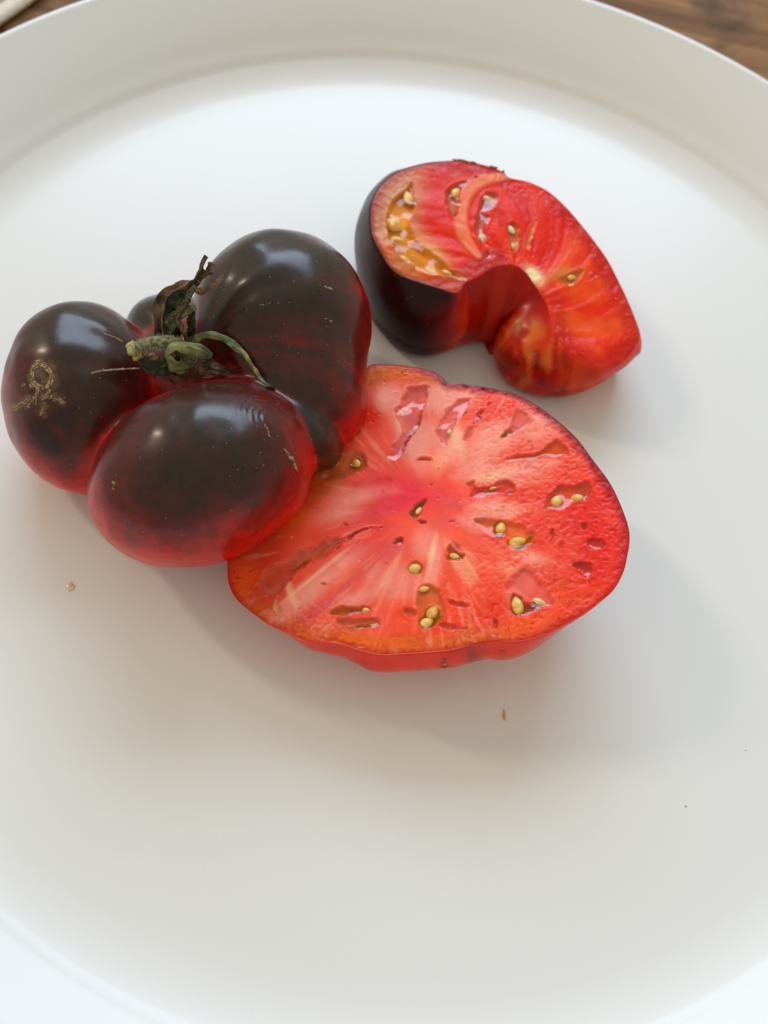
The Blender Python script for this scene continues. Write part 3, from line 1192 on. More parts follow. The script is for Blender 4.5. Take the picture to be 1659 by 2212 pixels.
cs = lerp(cs, np.tile(np.array([.020, .006, .009]), (len(V), 1)), backdark * (.75 + .25 * noise(V * 300, 5)))
fq = sm(.25, .75, noise(V * np.array([520, 520, 90]), 15)) * sm(820, 900, fr[:, 0]) * sm(1120, 1040, fr[:, 0]) * sm(1300, 1350, fr[:, 1])
cs = lerp(cs, np.tile(np.array([.12, .035, .02]), (len(V), 1)), fq * .6)
skinB = (V, ff, cs)
CEN = np.array([820., 590.])              # core of the cut face in the close-up


PALE, CRM, MAUVE, BRED, OR_ = (.96, .36, .27), (.98, .55, .33), (.74, .10, .12), (.76, .014, .006), (.86, .12, .012)
PATCH = [(660, 165, 70, 50, 0, PALE, .8), (880, 165, 100, 55, 0, PALE, .8), (770, 320, 60, 120, 20, PALE, .8), (900, 330, 60, 100, 15, PALE, .8), (1050, 330, 110, 60, 30, PALE, .7),
         (1150, 440, 140, 35, 10, PALE, .75), (1000, 430, 80, 40, 20, PALE, .7), (540, 545, 140, 32, 12, PALE, .7), (480, 600, 110, 40, 10, PALE, .65), (1080, 585, 110, 35, 0, PALE, .7),
         (820, 720, 60, 70, 0, PALE, .6), (700, 860, 110, 70, 0, PALE, .55), (400, 880, 190, 42, 38, PALE, .8), (540, 930, 100, 35, 20, PALE, .6), (850, 800, 30, 100, -8, PALE, .7),
         (1210, 770, 70, 30, -20, PALE, .6), (1000, 630, 70, 35, -10, PALE, .6), (1180, 880, 70, 40, 30, PALE, .6), (1240, 240, 70, 90, -40, PALE, .6),
         (935, 320, 26, 70, 15, CRM, .7), (1045, 465, 80, 16, 15, CRM, .6), (836, 760, 14, 90, -12, CRM, .7), (300, 900, 16, 60, 20, CRM, .6), (720, 250, 20, 50, 20, CRM, .5), (380, 850, 150, 8, 40, CRM, .6),
         (690, 745, 60, 40, 20, MAUVE, .6), (480, 905, 130, 16, 38, MAUVE, .7), (880, 645, 60, 30, 0, MAUVE, .5), (640, 590, 150, 18, 12, (.85, .05, .09), .6), (420, 960, 90, 14, 30, MAUVE, .5), (905, 560, 60, 40, 0, MAUVE, .4),
         (600, 225, 34, 75, 10, BRED, .75), (1440, 640, 90, 130, 0, BRED, .35), (1480, 860, 60, 110, 20, BRED, .4), (1250, 700, 60, 40, 0, BRED, .25), (660, 470, 30, 12, 0, BRED, .4),
         (130, 850, 50, 70, 0, OR_, .6), (330, 620, 60, 30, 40, OR_, .7), (1180, 1030, 120, 40, 15, OR_, .4), (1050, 960, 70, 60, 0, BRED, .3), (560, 1080, 160, 30, -5, OR_, .6), (760, 75, 120, 24, 0, OR_, .7), (1320, 880, 90, 50, 30, OR_, .35)]


def col_big(P3, uv, edge):
    n_ = len(P3)
    r = uv - CEN
    th_ = np.arctan2(r[:, 1], r[:, 0])
    rd = np.hypot(r[:, 0], r[:, 1])
    A = lambda *c: np.tile(np.array(c, float), (n_, 1))
    wob = fbm(P3 * 130, 1, 3)
    ray_n = noise(np.stack([np.cos(th_) * 3.4, np.sin(th_) * 3.4, rd * .0040], 1) + .35 * wob[:, None], 2) + .5 * noise(np.stack([np.cos(th_) * 8, np.sin(th_) * 8, rd * .007], 1) + .5 * wob[:, None], 3)
    salmon, cream = A(.93, .110, .060), A(.97, .38, .22)
    pink, red, orange = A(.88, .040, .050), A(.70, .016, .010), A(.80, .085, .008)
    c = salmon
    c = lerp(c, cream, sm(.15, .95, ray_n + .3 * wob) * .75 * sm(60, 200, rd))
    c = lerp(c, pink, sm(-.1, -.9, ray_n + .3 * wob) * .5 * sm(40, 200, rd))
    # magenta core, spreading to the left
    core = np.exp(-(((uv[:, 0] - 720) / 190) ** 2 + ((uv[:, 1] - 525 - .05 * (uv[:, 0] - 720)) / 75) ** 2))
    c = lerp(c, A(.85, .045, .068), np.clip(core * 1.15 + .25 * wob * core, 0, 1))
    # right and lower right: redder, rough pulp
    rt_ = sm(1000, 1420, uv[:, 0] + 120 * wob) * sm(250, 560, uv[:, 1])
    c = lerp(c, A(.80, .028, .020), rt_ * .9)
    lowr = sm(760, 1000, uv[:, 1] + 60 * wob) * sm(600, 760, uv[:, 0])
    c = lerp(c, A(.86, .060, .014), lowr * .75)
    # left, wet orange-red rim by the stem half
    le = sm(420, 180, uv[:, 0] - .0 * uv[:, 1] + 60 * wob) * sm(560, 640, uv[:, 1])
    c = lerp(c, A(.60, .050, .012), le * .8 * sm(.016, .004, edge))
    lt = sm(.0085, .003, edge + .0012 * wob) * sm(760, 560, uv[:, 0]) * sm(760, 500, uv[:, 1])
    c = lerp(c, A(.62, .085, .015), lt)
    tl = sm(520, 640, uv[:, 0]) * sm(650, 590, uv[:, 0] - .1 * uv[:, 1]) * sm(360, 200, uv[:, 1])
    c = lerp(c, A(.60, .020, .014), tl * .7)
    # orange band under the skin
    ob = sm(.0042, .0018, edge + .0009 * wob)
    topo = sm(200, 90, uv[:, 1]) * sm(960, 860, uv[:, 0])
    bot = sm(880, 1000, uv[:, 1]) * sm(1250, 1000, uv[:, 0])
    c = lerp(c, A(.62, .15, .02), ob * np.clip(topo, 0, 1) * .85)
    c = lerp(c, A(.68, .10, .014), ob * bot * .9)
    # fine pale fibres running out from the core
    fib = noise(np.stack([np.cos(th_) * 26, np.sin(th_) * 26, rd * .010], 1) + 1.2 * wob[:, None], 6) + .6 * noise(np.stack([np.cos(th_) * 60, np.sin(th_) * 60, rd * .016], 1), 7)
    c = lerp(c, A(.97, .46, .33), sm(.15, 1.1, fib) * sm(130, 330, rd) * (1 - .7 * rt_) * .32 * sm(-.4, .5, wob + .3))
    c = lerp(c, A(.72, .05, .06), sm(.2, 1.1, -fib) * sm(130, 330, rd) * .28)
    for (px, py, rx, ry, an, cc, wt) in PATCH:
        ca, sa = math.cos(math.radians(an)), math.sin(math.radians(an))
        dx, dy = uv[:, 0] - px, uv[:, 1] - py
        u_, v_ = (dx * ca - dy * sa) / rx, (dx * sa + dy * ca) / ry
        g_ = sm(1.5, .2, np.sqrt(u_ * u_ + v_ * v_) + .45 * wob + .25 * ray_n)
        c = lerp(c, A(*cc), g_ * wt)
    # pulp relief
    rough_zone = np.clip(.10 + .9 * sm(820, 1200, uv[:, 0]) + .45 * sm(.005, .0015, edge) + .5 * lowr, 0, 1.3)
    rough_zone = rough_zone * (1 - .75 * np.exp(-(((uv[:, 0] - 420) / 240) ** 2 + ((uv[:, 1] - 830) / 150) ** 2)))
    f1 = noise(P3 * 1700 + .8 * noise(P3 * 300, 71)[:, None], 70)
    f2 = 1 - np.abs(noise(P3 * 1150 + 1.3 * noise(P3 * 640, 73)[:, None], 72)) * 2
    f3 = noise(P3 * 1900, 74)
    hgt = rough_zone * (.00002 * f1 + .00009 * f2 + .00003 * f3) + .00014 * noise(P3 * 150, 75)
    hgt += .00008 * (ray_n - .2) * (1 - rt_) * sm(60, 260, rd)
    # pulp colour follows its grain
    gr = sm(.1, .8, f2) * rough_zone
    c = lerp(c, c * np.array([1.10, 1.6, 1.6]) + .008, np.clip(gr * .26, 0, 1))
    c = lerp(c, c * np.array([.82, .45, .40]), np.clip(sm(.15, -.6, f2 + .3 * f1) * rough_zone * .5, 0, 1))
    # tiny pits
    pit = sm(.78, .90, noise(P3 * 1500 + noise(P3 * 900, 81)[:, None], 80)) * sm(1.2, .3, rough_zone) * sm(.0, .5, noise(P3 * 210, 82))
    hgt -= pit * .00035
    c = lerp(c, A(.62, .04, .04), pit * .5)
    # skin edge
    bd = np.clip(sm(620, 800, uv[:, 0]) * sm(780, 520, uv[:, 1]) * sm(500, 1000, uv[:, 0] + uv[:, 1]), 0, 1)
    purp = sm(.0024, .0005, edge + .0007 * wob)
    c = lerp(c, A(.38, .012, .028), purp * .85 * np.clip(bd + .35 * sm(1100, 1300, uv[:, 0]), 0, 1))
    c = lerp(c, A(.50, .012, .012), sm(.0012, .0002, edge + .0006 * f1) * .55)
    c = lerp(c, A(.055, .006, .018), sm(.0009, .0002, edge + .0004 * f1) * np.clip(sm(760, 900, uv[:, 0]) * sm(560, 380, uv[:, 1]), 0, 1) * .9)
    wetp = np.exp(-(((uv[:, 0] - 330) / 230) ** 2 + ((uv[:, 1] - 990) / 70) ** 2)) + np.exp(-(((uv[:, 0] - 200) / 70) ** 2 + ((uv[:, 1] - 900) / 90) ** 2))
    hgt = hgt + wetp * (.00014 * f3 + .00010 * f2)
    rgh = np.clip(.10 + .16 * rough_zone + .30 * wetp, 0, .45)
    return c, hgt, rgh


RED, DRED, AMB, ORG, SAL, LIL = (.60, .03, .010), (.42, .010, .005), (.50, .13, .005), (.68, .08, .006), (.80, .15, .075), (.76, .117, .105)  # LIL: window sheen on the wet pools, put into their colour
pocketsB = [
    ([(745, 130), (825, 115), (822, 170), (800, 215), (795, 260), (765, 300), (740, 345), (718, 390), (690, 402), (668, 385), (690, 340), (720, 295), (700, 255), (690, 220), (712, 185)], .0011, LIL, .85),
    ([(700, 228), (725, 200), (765, 178), (768, 188), (735, 215), (705, 236)], .0018, AMB, 1),
    ([(706, 385), (722, 340), (765, 280), (795, 210), (806, 208), (790, 270), (745, 335), (728, 372)], .0018, DRED, 1),
    ([(910, 185), (978, 165), (970, 200), (940, 250), (918, 290), (892, 345), (865, 335), (850, 290), (868, 240)], .0010, LIL, .8),
    ([(920, 232), (955, 222), (965, 210), (968, 224), (940, 240)], .0016, ORG, 1),
    ([(1056, 184), (1040, 215), (1010, 255), (992, 268), (1000, 240), (1025, 205)], .0014, RED, 1),
    ([(1000, 270), (985, 310), (960, 335), (948, 318), (975, 275)], .0008, LIL, .7),
    ([(1160, 205), (1225, 250), (1182, 290), (1132, 312), (1115, 285), (1132, 262)], .0009, LIL, .7),
    ([(1085, 318), (1108, 292), (1142, 280), (1138, 300), (1112, 316)], .0016, AMB, 1),
    ([(1115, 392), (1160, 376), (1230, 370), (1270, 345), (1310, 316), (1365, 380), (1312, 390), (1260, 385), (1190, 405), (1130, 407)], .0011, ORG, .9),
    ([(965, 490), (1000, 475), (1005, 500), (1060, 490), (1112, 468), (1150, 490), (1160, 522), (1130, 537), (1080, 535), (1010, 546), (975, 542), (985, 515)], .0011, RED, .75),
    ([(1034, 512), (1060, 498), (1100, 492), (1102, 500), (1062, 512), (1040, 520)], .0016, AMB, 1),
    ([(1122, 515), (1140, 505), (1158, 518), (1145, 535), (1126, 532)], .0017, DRED, 1),
    ([(1258, 585), (1282, 520), (1325, 493), (1378, 492), (1412, 478), (1440, 480), (1442, 520), (1422, 552), (1380, 562), (1332, 588), (1298, 590)], .0012, (.62, .06, .018), 1),
    ([(995, 620), (1060, 622), (1125, 628), (1188, 640), (1202, 665), (1228, 668), (1222, 712), (1180, 742), (1130, 737), (1110, 692), (1068, 692), (1020, 660)], .0011, SAL, .75),
    ([(1062, 655), (1078, 628), (1105, 622), (1120, 650), (1112, 688), (1080, 690)], .0018, (.50, .085, .012), 1),
    ([(1120, 708), (1150, 678), (1190, 690), (1226, 668), (1222, 712), (1182, 742), (1135, 738)], .0018, AMB, 1),
    ([(890, 742), (905, 715), (935, 740), (970, 762), (935, 786), (895, 780)], .0014, ORG, 1),
    ([(905, 695), (935, 715), (955, 745), (930, 745)], .0007, LIL, .7),
    ([(1112, 895), (1165, 815), (1215, 820), (1282, 902), (1300, 950), (1230, 960), (1150, 905)], .0009, LIL, .65),
    ([(1130, 945), (1145, 908), (1180, 915), (1192, 940), (1250, 928), (1270, 945), (1225, 978), (1182, 996), (1140, 986)], .0018, (.52, .07, .012), 1),
    ([(742, 815), (760, 788), (795, 785), (805, 815), (790, 838), (755, 835)], .0013, AMB, .9),
    ([(785, 885), (810, 868), (850, 870), (884, 940), (882, 1000), (832, 1042), (788, 1032), (788, 992), (775, 940)], .0012, (.66, .14, .07), .8),
    ([(792, 1000), (812, 955), (845, 948), (880, 985), (868, 1018), (830, 1042), (790, 1034)], .0018, AMB, 1),
    ([(440, 985), (478, 955), (540, 952), (600, 955), (607, 972), (570, 983), (520, 990), (462, 988)], .0016, (.58, .13, .012), 1),
    ([(470, 1005), (540, 995), (630, 995), (642, 1030), (560, 1048), (500, 1045)], .0010, (.60, .10, .03), .9),
    ([(515, 1030), (560, 1015), (632, 1016), (622, 1035), (545, 1042)], .0016, AMB, 1),
    ([(180, 832), (215, 800), (290, 770), (350, 738), (440, 695), (520, 688), (590, 655), (645, 655), (582, 665), (530, 692), (460, 742), (400, 782), (330, 822), (290, 872), (250, 920), (200, 912)], .0010, (.62, .10, .05), .8),
    ([(300, 815), (330, 785), (400, 745), (470, 690), (490, 688), (440, 740), (380, 780), (320, 820)], .0017, (.52, .11, .014), 1),
    ([(500, 705), (545, 665), (600, 652), (650, 655), (600, 664), (545, 690), (490, 730), (470, 735)], .0015, DRED, 1),
    ([(420, 468), (455, 400), (500, 372), (560, 368), (592, 395), (587, 430), (540, 455), (470, 472)], .0013, (.60, .15, .07), .8),
    ([(532, 395), (560, 380), (575, 412), (555, 430), (528, 422)], .0017, (.38, .06, .02), 1),
    ([(750, 602), (772, 570), (805, 545), (818, 548), (808, 578), (785, 615), (762, 618)], .0019, (.42, .10, .015), 1),
    ([(782, 628), (815, 630), (820, 642), (795, 645)], .0012, DRED, 1),
    ([(1368, 800), (1385, 786), (1420, 786), (1446, 802), (1440, 832), (1415, 850), (1400, 826)], .0013, (.56, .025, .018), 1),
    ([(690, 712), (705, 690), (732, 688), (728, 715), (705, 722)], .0014, DRED, 1),
    ([(775, 398), (800, 385), (825, 392), (840, 402), (800, 402)], .0012, RED, 1),
    ([(725, 960), (750, 955), (785, 975), (770, 1000), (735, 990)], .0011, ORG, .9),
    ([(1075, 1000), (1090, 1010), (1085, 1040), (1072, 1045), (1066, 1020)], .0010, DRED, .8),
    ([(1395, 640), (1425, 635), (1432, 655), (1408, 668)], .0009, DRED, .8),
    ([(1420, 700), (1470, 700), (1500, 718), (1480, 742), (1440, 738)], .0009, (.56, .025, .02), .8),
    ([(1285, 660), (1300, 665), (1300, 700), (1282, 712), (1290, 690)], .0009, DRED, .8),
    ([(885, 925), (935, 935), (980, 950), (960, 962), (905, 950)], .0008, RED, .7),
    ([(860, 1020), (930, 1025), (980, 1040), (930, 1050), (880, 1045)], .0007, RED, .6),
    ([(240, 920), (252, 905), (260, 960), (250, 985), (238, 960)], .0006, (.75, .35, .22), .8),
    ([(400, 1070), (470, 1075), (540, 1090), (600, 1110), (520, 1110), (440, 1095)], .0008, ORG, .8),
]
for (x, y, a, b) in [(590, 845, 10, 5), (455, 560, 9, 6), (650, 515, 5, 5), (860, 545, 5, 6), (505, 645, 8, 6), (700, 150, 9, 6), (640, 225, 8, 5), (660, 790, 9, 7), (560, 700, 9, 4),
                     (880, 415, 6, 8), (860, 435, 5, 7), (1000, 385, 14, 4), (440, 870, 22, 5), (1350, 985, 10, 7), (1210, 1010, 16, 6), (1330, 720, 10, 16), (1460, 640, 12, 8), (1500, 780, 14, 8), (1340, 880, 12, 5),
                     (640, 605, 5, 4), (690, 600, 5, 4), (1090, 590, 12, 5), (1180, 180, 7, 9), (1090, 215, 5, 9), (1000, 180, 9, 6), (905, 290, 9, 12)]:
    an = np.linspace(0, 2 * math.pi, 9)[:-1]
    pocketsB.append(([(x + a * math.cos(t), y + b * math.sin(t)) for t in an], .0007, RED if x != 905 else (.8, .4, .28), .85))
seedsB = [(1098, 655, 25, 18, 80, 0), (1160, 706, 32, 20, 20, 0), (1311, 552, 24, 19, 75, 0), (1388, 540, 22, 15, 20, 0), (1162, 948, 34, 20, 100, 0), (1246, 936, 24, 11, -30, 1),
          (770, 808, 24, 20, 30, 0), (806, 887, 18, 10, 10, 0), (838, 975, 26, 19, 60, 0), (815, 1015, 24, 18, 30, 0), (470, 404, 18, 13, 80, 0), (549, 408, 18, 15, 100, 0),
          (275, 668, 13, 10, 0, 0), (305, 692, 11, 7, 40, 0), (258, 690, 9, 6, -20, 0), (922, 762, 18, 11, -20, 0), (786, 590, 16, 9, 60, 0), (585, 968, 14, 10, 0, 0), (902, 292, 10, 10, 0, 1), (1068, 505, 12, 6, 20, 0)]
PXB = sB * .0868e-3 * .985
bigh, bigf = build_cut('tomato_half', 'large tomato half lying cut side up, pink-red flesh with gel pockets and gold seeds', 'tomato', (float(cB[0]), float(cB[1]), 0),
                       T, PLB, .00021, col_big, pocketsB, seedsB, skinB, 2.4, M_SKIN2, (457.1, 766.8, sB), PXB)


def beads(root, to_d, pl, spots, outline, off=.00004):  # glossy beads added to make glints on the wet pulp
    mb_ = MB()
    nrm_ = np.array([-pl[1], -pl[2], 1.0])
    nrm_ /= np.linalg.norm(nrm_)
    for (cx_, cy_, sx_, sy_, n_, r0, r1) in spots:
        for _ in range(n_):
            p_ = at_plane(to_d[0] + to_d[2] * (cx_ + rng.normal(0, sx_)), to_d[1] + to_d[2] * (cy_ + rng.normal(0, sy_)), pl)
            if poly_sd(p_[None, :2], outline[:, :2])[0] > -.0007:
                continue
            r_ = rng.uniform(r0, r1)
            R_ = seed_rot(nrm_, rng.uniform(0, 180), pl)
            v_, f_ = ellipsoid(p_ + nrm_ * off, np.array([r_ * rng.uniform(1, 2.2), r_, r_ * .55]), R_, 10, 6)
            mb_.add(v_, f_)
    o_ = mesh('glint_beads', mb_.v, mb_.f, M_GEL, root)
    o_['kind'] = 'stuff'


beads(bigh, (457.1, 766.8, sB), PLB, [(185, 985, 40, 16, 26, .00012, .00035), (260, 1020, 50, 16, 30, .00012, .00035), (350, 1040, 50, 18, 26, .0001, .0003), (430, 1060, 60, 14, 16, .0001, .0003),
                                      (170, 890, 26, 26, 16, .00015, .0004), (300, 850, 60, 40, 12, .0001, .00025), (480, 640, 60, 40, 14, .0001, .00022), (590, 480, 60, 50, 12, .0001, .0002),
                                      (560, 800, 90, 50, 16, .0001, .0002), (640, 330, 50, 70, 14, .0001, .00024), (820, 830, 60, 60, 12, .0001, .00024), (620, 90, 60, 18, 12, .0001, .00025),
                                      (1330, 760, 110, 110, 34, .0001, .00026), (1350, 450, 60, 60, 16, .0001, .00022), (1050, 240, 120, 60, 16, .0001, .0002), (980, 1060, 120, 24, 18, .0001, .00026)], T)
# small corky mark on the front skin
mb = MB()


def wall_hit(x, y, yoff):
    return at(x, y, yoff)


for (x, y, zc_, ln) in ((961, 1428, .0165, 10), (961, 1436, .0152, 10), (957, 1443, .0138, 14), (966, 1444, .0136, 10), (1085, 1402, .0170, 8)):
    p = at(x, y, zc_)
    # push to the skin by finding the nearest vertex
    q = skinB[0][np.argmin(((skinB[0] - p) ** 2).sum(1))]
    v, f = tube([q + np.array([-.00004 * ln, 0, 0]), q + np.array([0, -.0001, 0]), q + np.array([.00004 * ln, 0, 0])], [.0002, .0003, .0002], 6)
    mb.add(v, f)
mesh('cork_scar', mb.v, mb.f, M_CORK, bigh)

# ---- the curved wedge behind
PLW = (.0205, -.18, .02)
loop = [  # cut edge (photo pixels), lower skin (photo pixels) or None where the skin drops out of sight
    ((1003, 612), (996, 732)), ((985, 633), (973, 742)), ((940, 621), (930, 752)), ((876, 600), (880, 742)), ((845, 581), (832, 710)), ((821, 545), (798, 668)), ((802, 503), (777, 615)),
    ((800, 456), (769, 558)), ((808, 423), (778, 515)), ((828, 393), (800, 470)), ((864, 368), (846, 432)), ((914, 353), None), ((957, 348), None), ((1003, 347), None), ((1032, 353), None),
    ((1058, 360), None), ((1086, 371), None), ((1101, 384), None), ((1142, 393), None), ((1185, 414), None), ((1223, 448), None), ((1256, 486), None), ((1286, 524), None), ((1315, 566), None),
    ((1341, 617), None), ((1362, 663), None), ((1378, 706), None), ((1381, 732), None), ((1364, 765), (1357, 776)), ((1338, 787), (1328, 803)), ((1300, 800), (1278, 830)), ((1258, 784), (1232, 842)),
    ((1226, 764), (1196, 843)), ((1209, 740), (1152, 834)), ((1197, 718), (1112, 815)), ((1190, 696), (1082, 785)), ((1180, 660), (1068, 745)), ((1165, 632), (1082, 716)), ((1150, 610), (1082, 722)),
    ((1134, 588), (1076, 724)), ((1110, 573), (1062, 722)), ((1085, 573), (1045, 722)), ((1060, 580), (1030, 722)), ((1040, 593), (1018, 726)), ((1020, 604), (1006, 728))]
Tw = np.array([at_plane(x, y, PLW) for (x, y), _ in loop])
ZM = .0062
cen_w = np.array([.012, .042])
tg = np.roll(Tw, -1, 0) - np.roll(Tw, 1, 0)
ow = np.stack([tg[:, 1], -tg[:, 0]], 1)
ow /= np.linalg.norm(ow, axis=1)[:, None]
area2 = np.sum(Tw[:, 0] * np.roll(Tw[:, 1], -1) - np.roll(Tw[:, 0], -1) * Tw[:, 1])
if area2 < 0:
    ow = -ow
Mw = np.array([at(*m, ZM) if m else np.array([*(Tw[i, :2] + ow[i] * .0006), ZM]) for i, (_, m) in enumerate(loop)])
both = spline(np.concatenate([Tw, Mw], 1), 440)
T2, M2 = both[:, :3], both[:, 3:]
T2[:, 2] = PLW[0] + T2[:, :2] @ np.array(PLW[1:])
tg = np.roll(M2, -3, 0) - np.roll(M2, 3, 0)
onM = np.stack([tg[:, 1], -tg[:, 0]], 1)
onM = sum(np.roll(onM / np.linalg.norm(onM, axis=1)[:, None], k, 0) for k in range(-8, 9))
onM /= np.linalg.norm(onM, axis=1)[:, None]
tg = np.roll(T2, -2, 0) - np.roll(T2, 2, 0)
onT = np.stack([tg[:, 1], -tg[:, 0]], 1)
onT /= np.linalg.norm(onT, axis=1)[:, None]
if area2 < 0:
    onM, onT = -onM, -onT
n = len(T2)
rw = []
lip0 = T2.copy()
lip0[:, :2] -= onT * .00022
lip0[:, 2] -= .0001
tp = T2.copy()
tp[:, :2] -= onT * .00006
tp[:, 2] += .00003
rw += [lip0, tp]
for i in range(22):
    s = i / 21
    p = T2 + (M2 - T2) * np.stack([np.full(n, math.sin(s * math.pi / 2) ** .9)] * 2 + [np.full(n, s)], 1)
    p[:, :2] += onT * (.0012 * math.sin(math.pi * s))
    rw.append(p)
for i in range(1, 13):
    s = i / 12
    p = M2.copy()
    p[:, 2] = ZM * (1 - math.sin(s * math.pi / 2)) + .0004
    p[:, :2] -= onM * (.0030 * (1 - math.cos(s * math.pi / 2)))
    rw.append(p)
Vw = np.concatenate(rw)
ffw = []
for i in range(len(rw) - 1):
    for k in range(n):
        k2 = (k + 1) % n
        ffw.append([i * n + k, (i + 1) * n + k, (i + 1) * n + k2, i * n + k2])
d_ = T2 - C
TDw = np.stack([W / 2 + F * (d_ @ RT) / (d_ @ FW), H / 2 - F * (d_ @ UP) / (d_ @ FW)], 1)
frw = np.tile(TDw, (len(rw), 1))
dw = Vw - C
VDw = np.stack([W / 2 + F * (dw @ RT) / (dw @ FW), H / 2 - F * (dw @ UP) / (dw @ FW)], 1)
outer = sm(1010, 960, frw[:, 0]) * np.clip(sm(570, 592, frw[:, 1]) + sm(900, 840, frw[:, 0]) + sm(640, 500, frw[:, 1]), 0, 1)
redw = lerp(np.tile(np.array([.52, .006, .003]), (len(Vw), 1)), np.tile(np.array([.72, .045, .005]), (len(Vw), 1)), sm(-.3, .5, fbm(Vw * 130, 6, 3)))
darkw = np.tile(np.array([.027, .006, .007]), (len(Vw), 1))
mw = np.clip(outer + .35 * sm(1000, 900, VDw[:, 0]) + .25 * fbm(Vw * 140, 7, 2) * outer, 0, 1)
mw = mw * (1 - .6 * sm(905, 1000, VDw[:, 0] + 18 * noise(Vw * 200, 84)) * sm(640, 690, VDw[:, 1]))
cw = lerp(redw, darkw, mw)
# flesh showing through the wall on the front right end, pale round seeds behind it
for (x, y, r0, cc) in ((1119, 703, 12, (.55, .28, .05)), (1155, 702, 11, (.55, .26, .06)), (1148, 765, 13, (.48, .14, .03)), (1090, 770, 14, (.44, .10, .02)), (1130, 800, 10, (.40, .06, .012)), (1175, 780, 9, (.50, .12, .02))):
    g_ = np.exp(-(((VDw[:, 0] - x) / r0) ** 2 + ((VDw[:, 1] - y) / (r0 * 1.5)) ** 2))
    cw = lerp(cw, np.tile(np.array(cc), (len(Vw), 1)), g_ * .8)
for (x, y, r0) in ((1116, 783, 7), (1160, 790, 9), (1170, 826, 7), (1215, 842, 6)):
    g_ = np.exp(-(((VDw[:, 0] - x) / r0) ** 2 + ((VDw[:, 1] - y) / (r0 * 1.3)) ** 2))
    cw = lerp(cw, np.tile(np.array([.05, .008, .006]), (len(Vw), 1)), g_ * .85)
cav = sm(1200, 1165, frw[:, 0]) * sm(990, 1010, frw[:, 0]) * sm(560, 580, frw[:, 1]) * sm(785, 715, VDw[:, 1])  # shade of the hollow painted in as a deeper red
cw = lerp(cw, np.tile(np.array([.30, .0012, .0008]), (len(Vw), 1)), cav * .9)
# torn, stringy flesh on the near right end
tear = sm(1060, 1090, VDw[:, 0]) * sm(1260, 1200, VDw[:, 0]) * sm(680, 720, VDw[:, 1]) * sm(1120, 1180, frw[:, 0])
strg = noise(np.stack([VDw[:, 0] * .075 + .012 * VDw[:, 1] + .9 * noise(Vw * 260, 79), VDw[:, 1] * .018, Vw[:, 2] * 60], 1), 77)
cw = lerp(cw, np.tile(np.array([.74, .15, .02]), (len(Vw), 1)), tear * sm(.15, .7, strg) * .75)
cw = lerp(cw, np.tile(np.array([.30, .006, .004]), (len(Vw), 1)), tear * sm(-.1, -.6, strg) * .75)
nW = np.tile(np.concatenate([onT, 0 * onT[:, :1]], 1), (len(rw), 1))
Vw = Vw + nW * (tear * (.00022 * strg + .0004 * noise(Vw * 420, 78)))[:, None] * (np.arange(len(rw)).repeat(n) > 3)[:, None]
skinW = (Vw, ffw, cw)


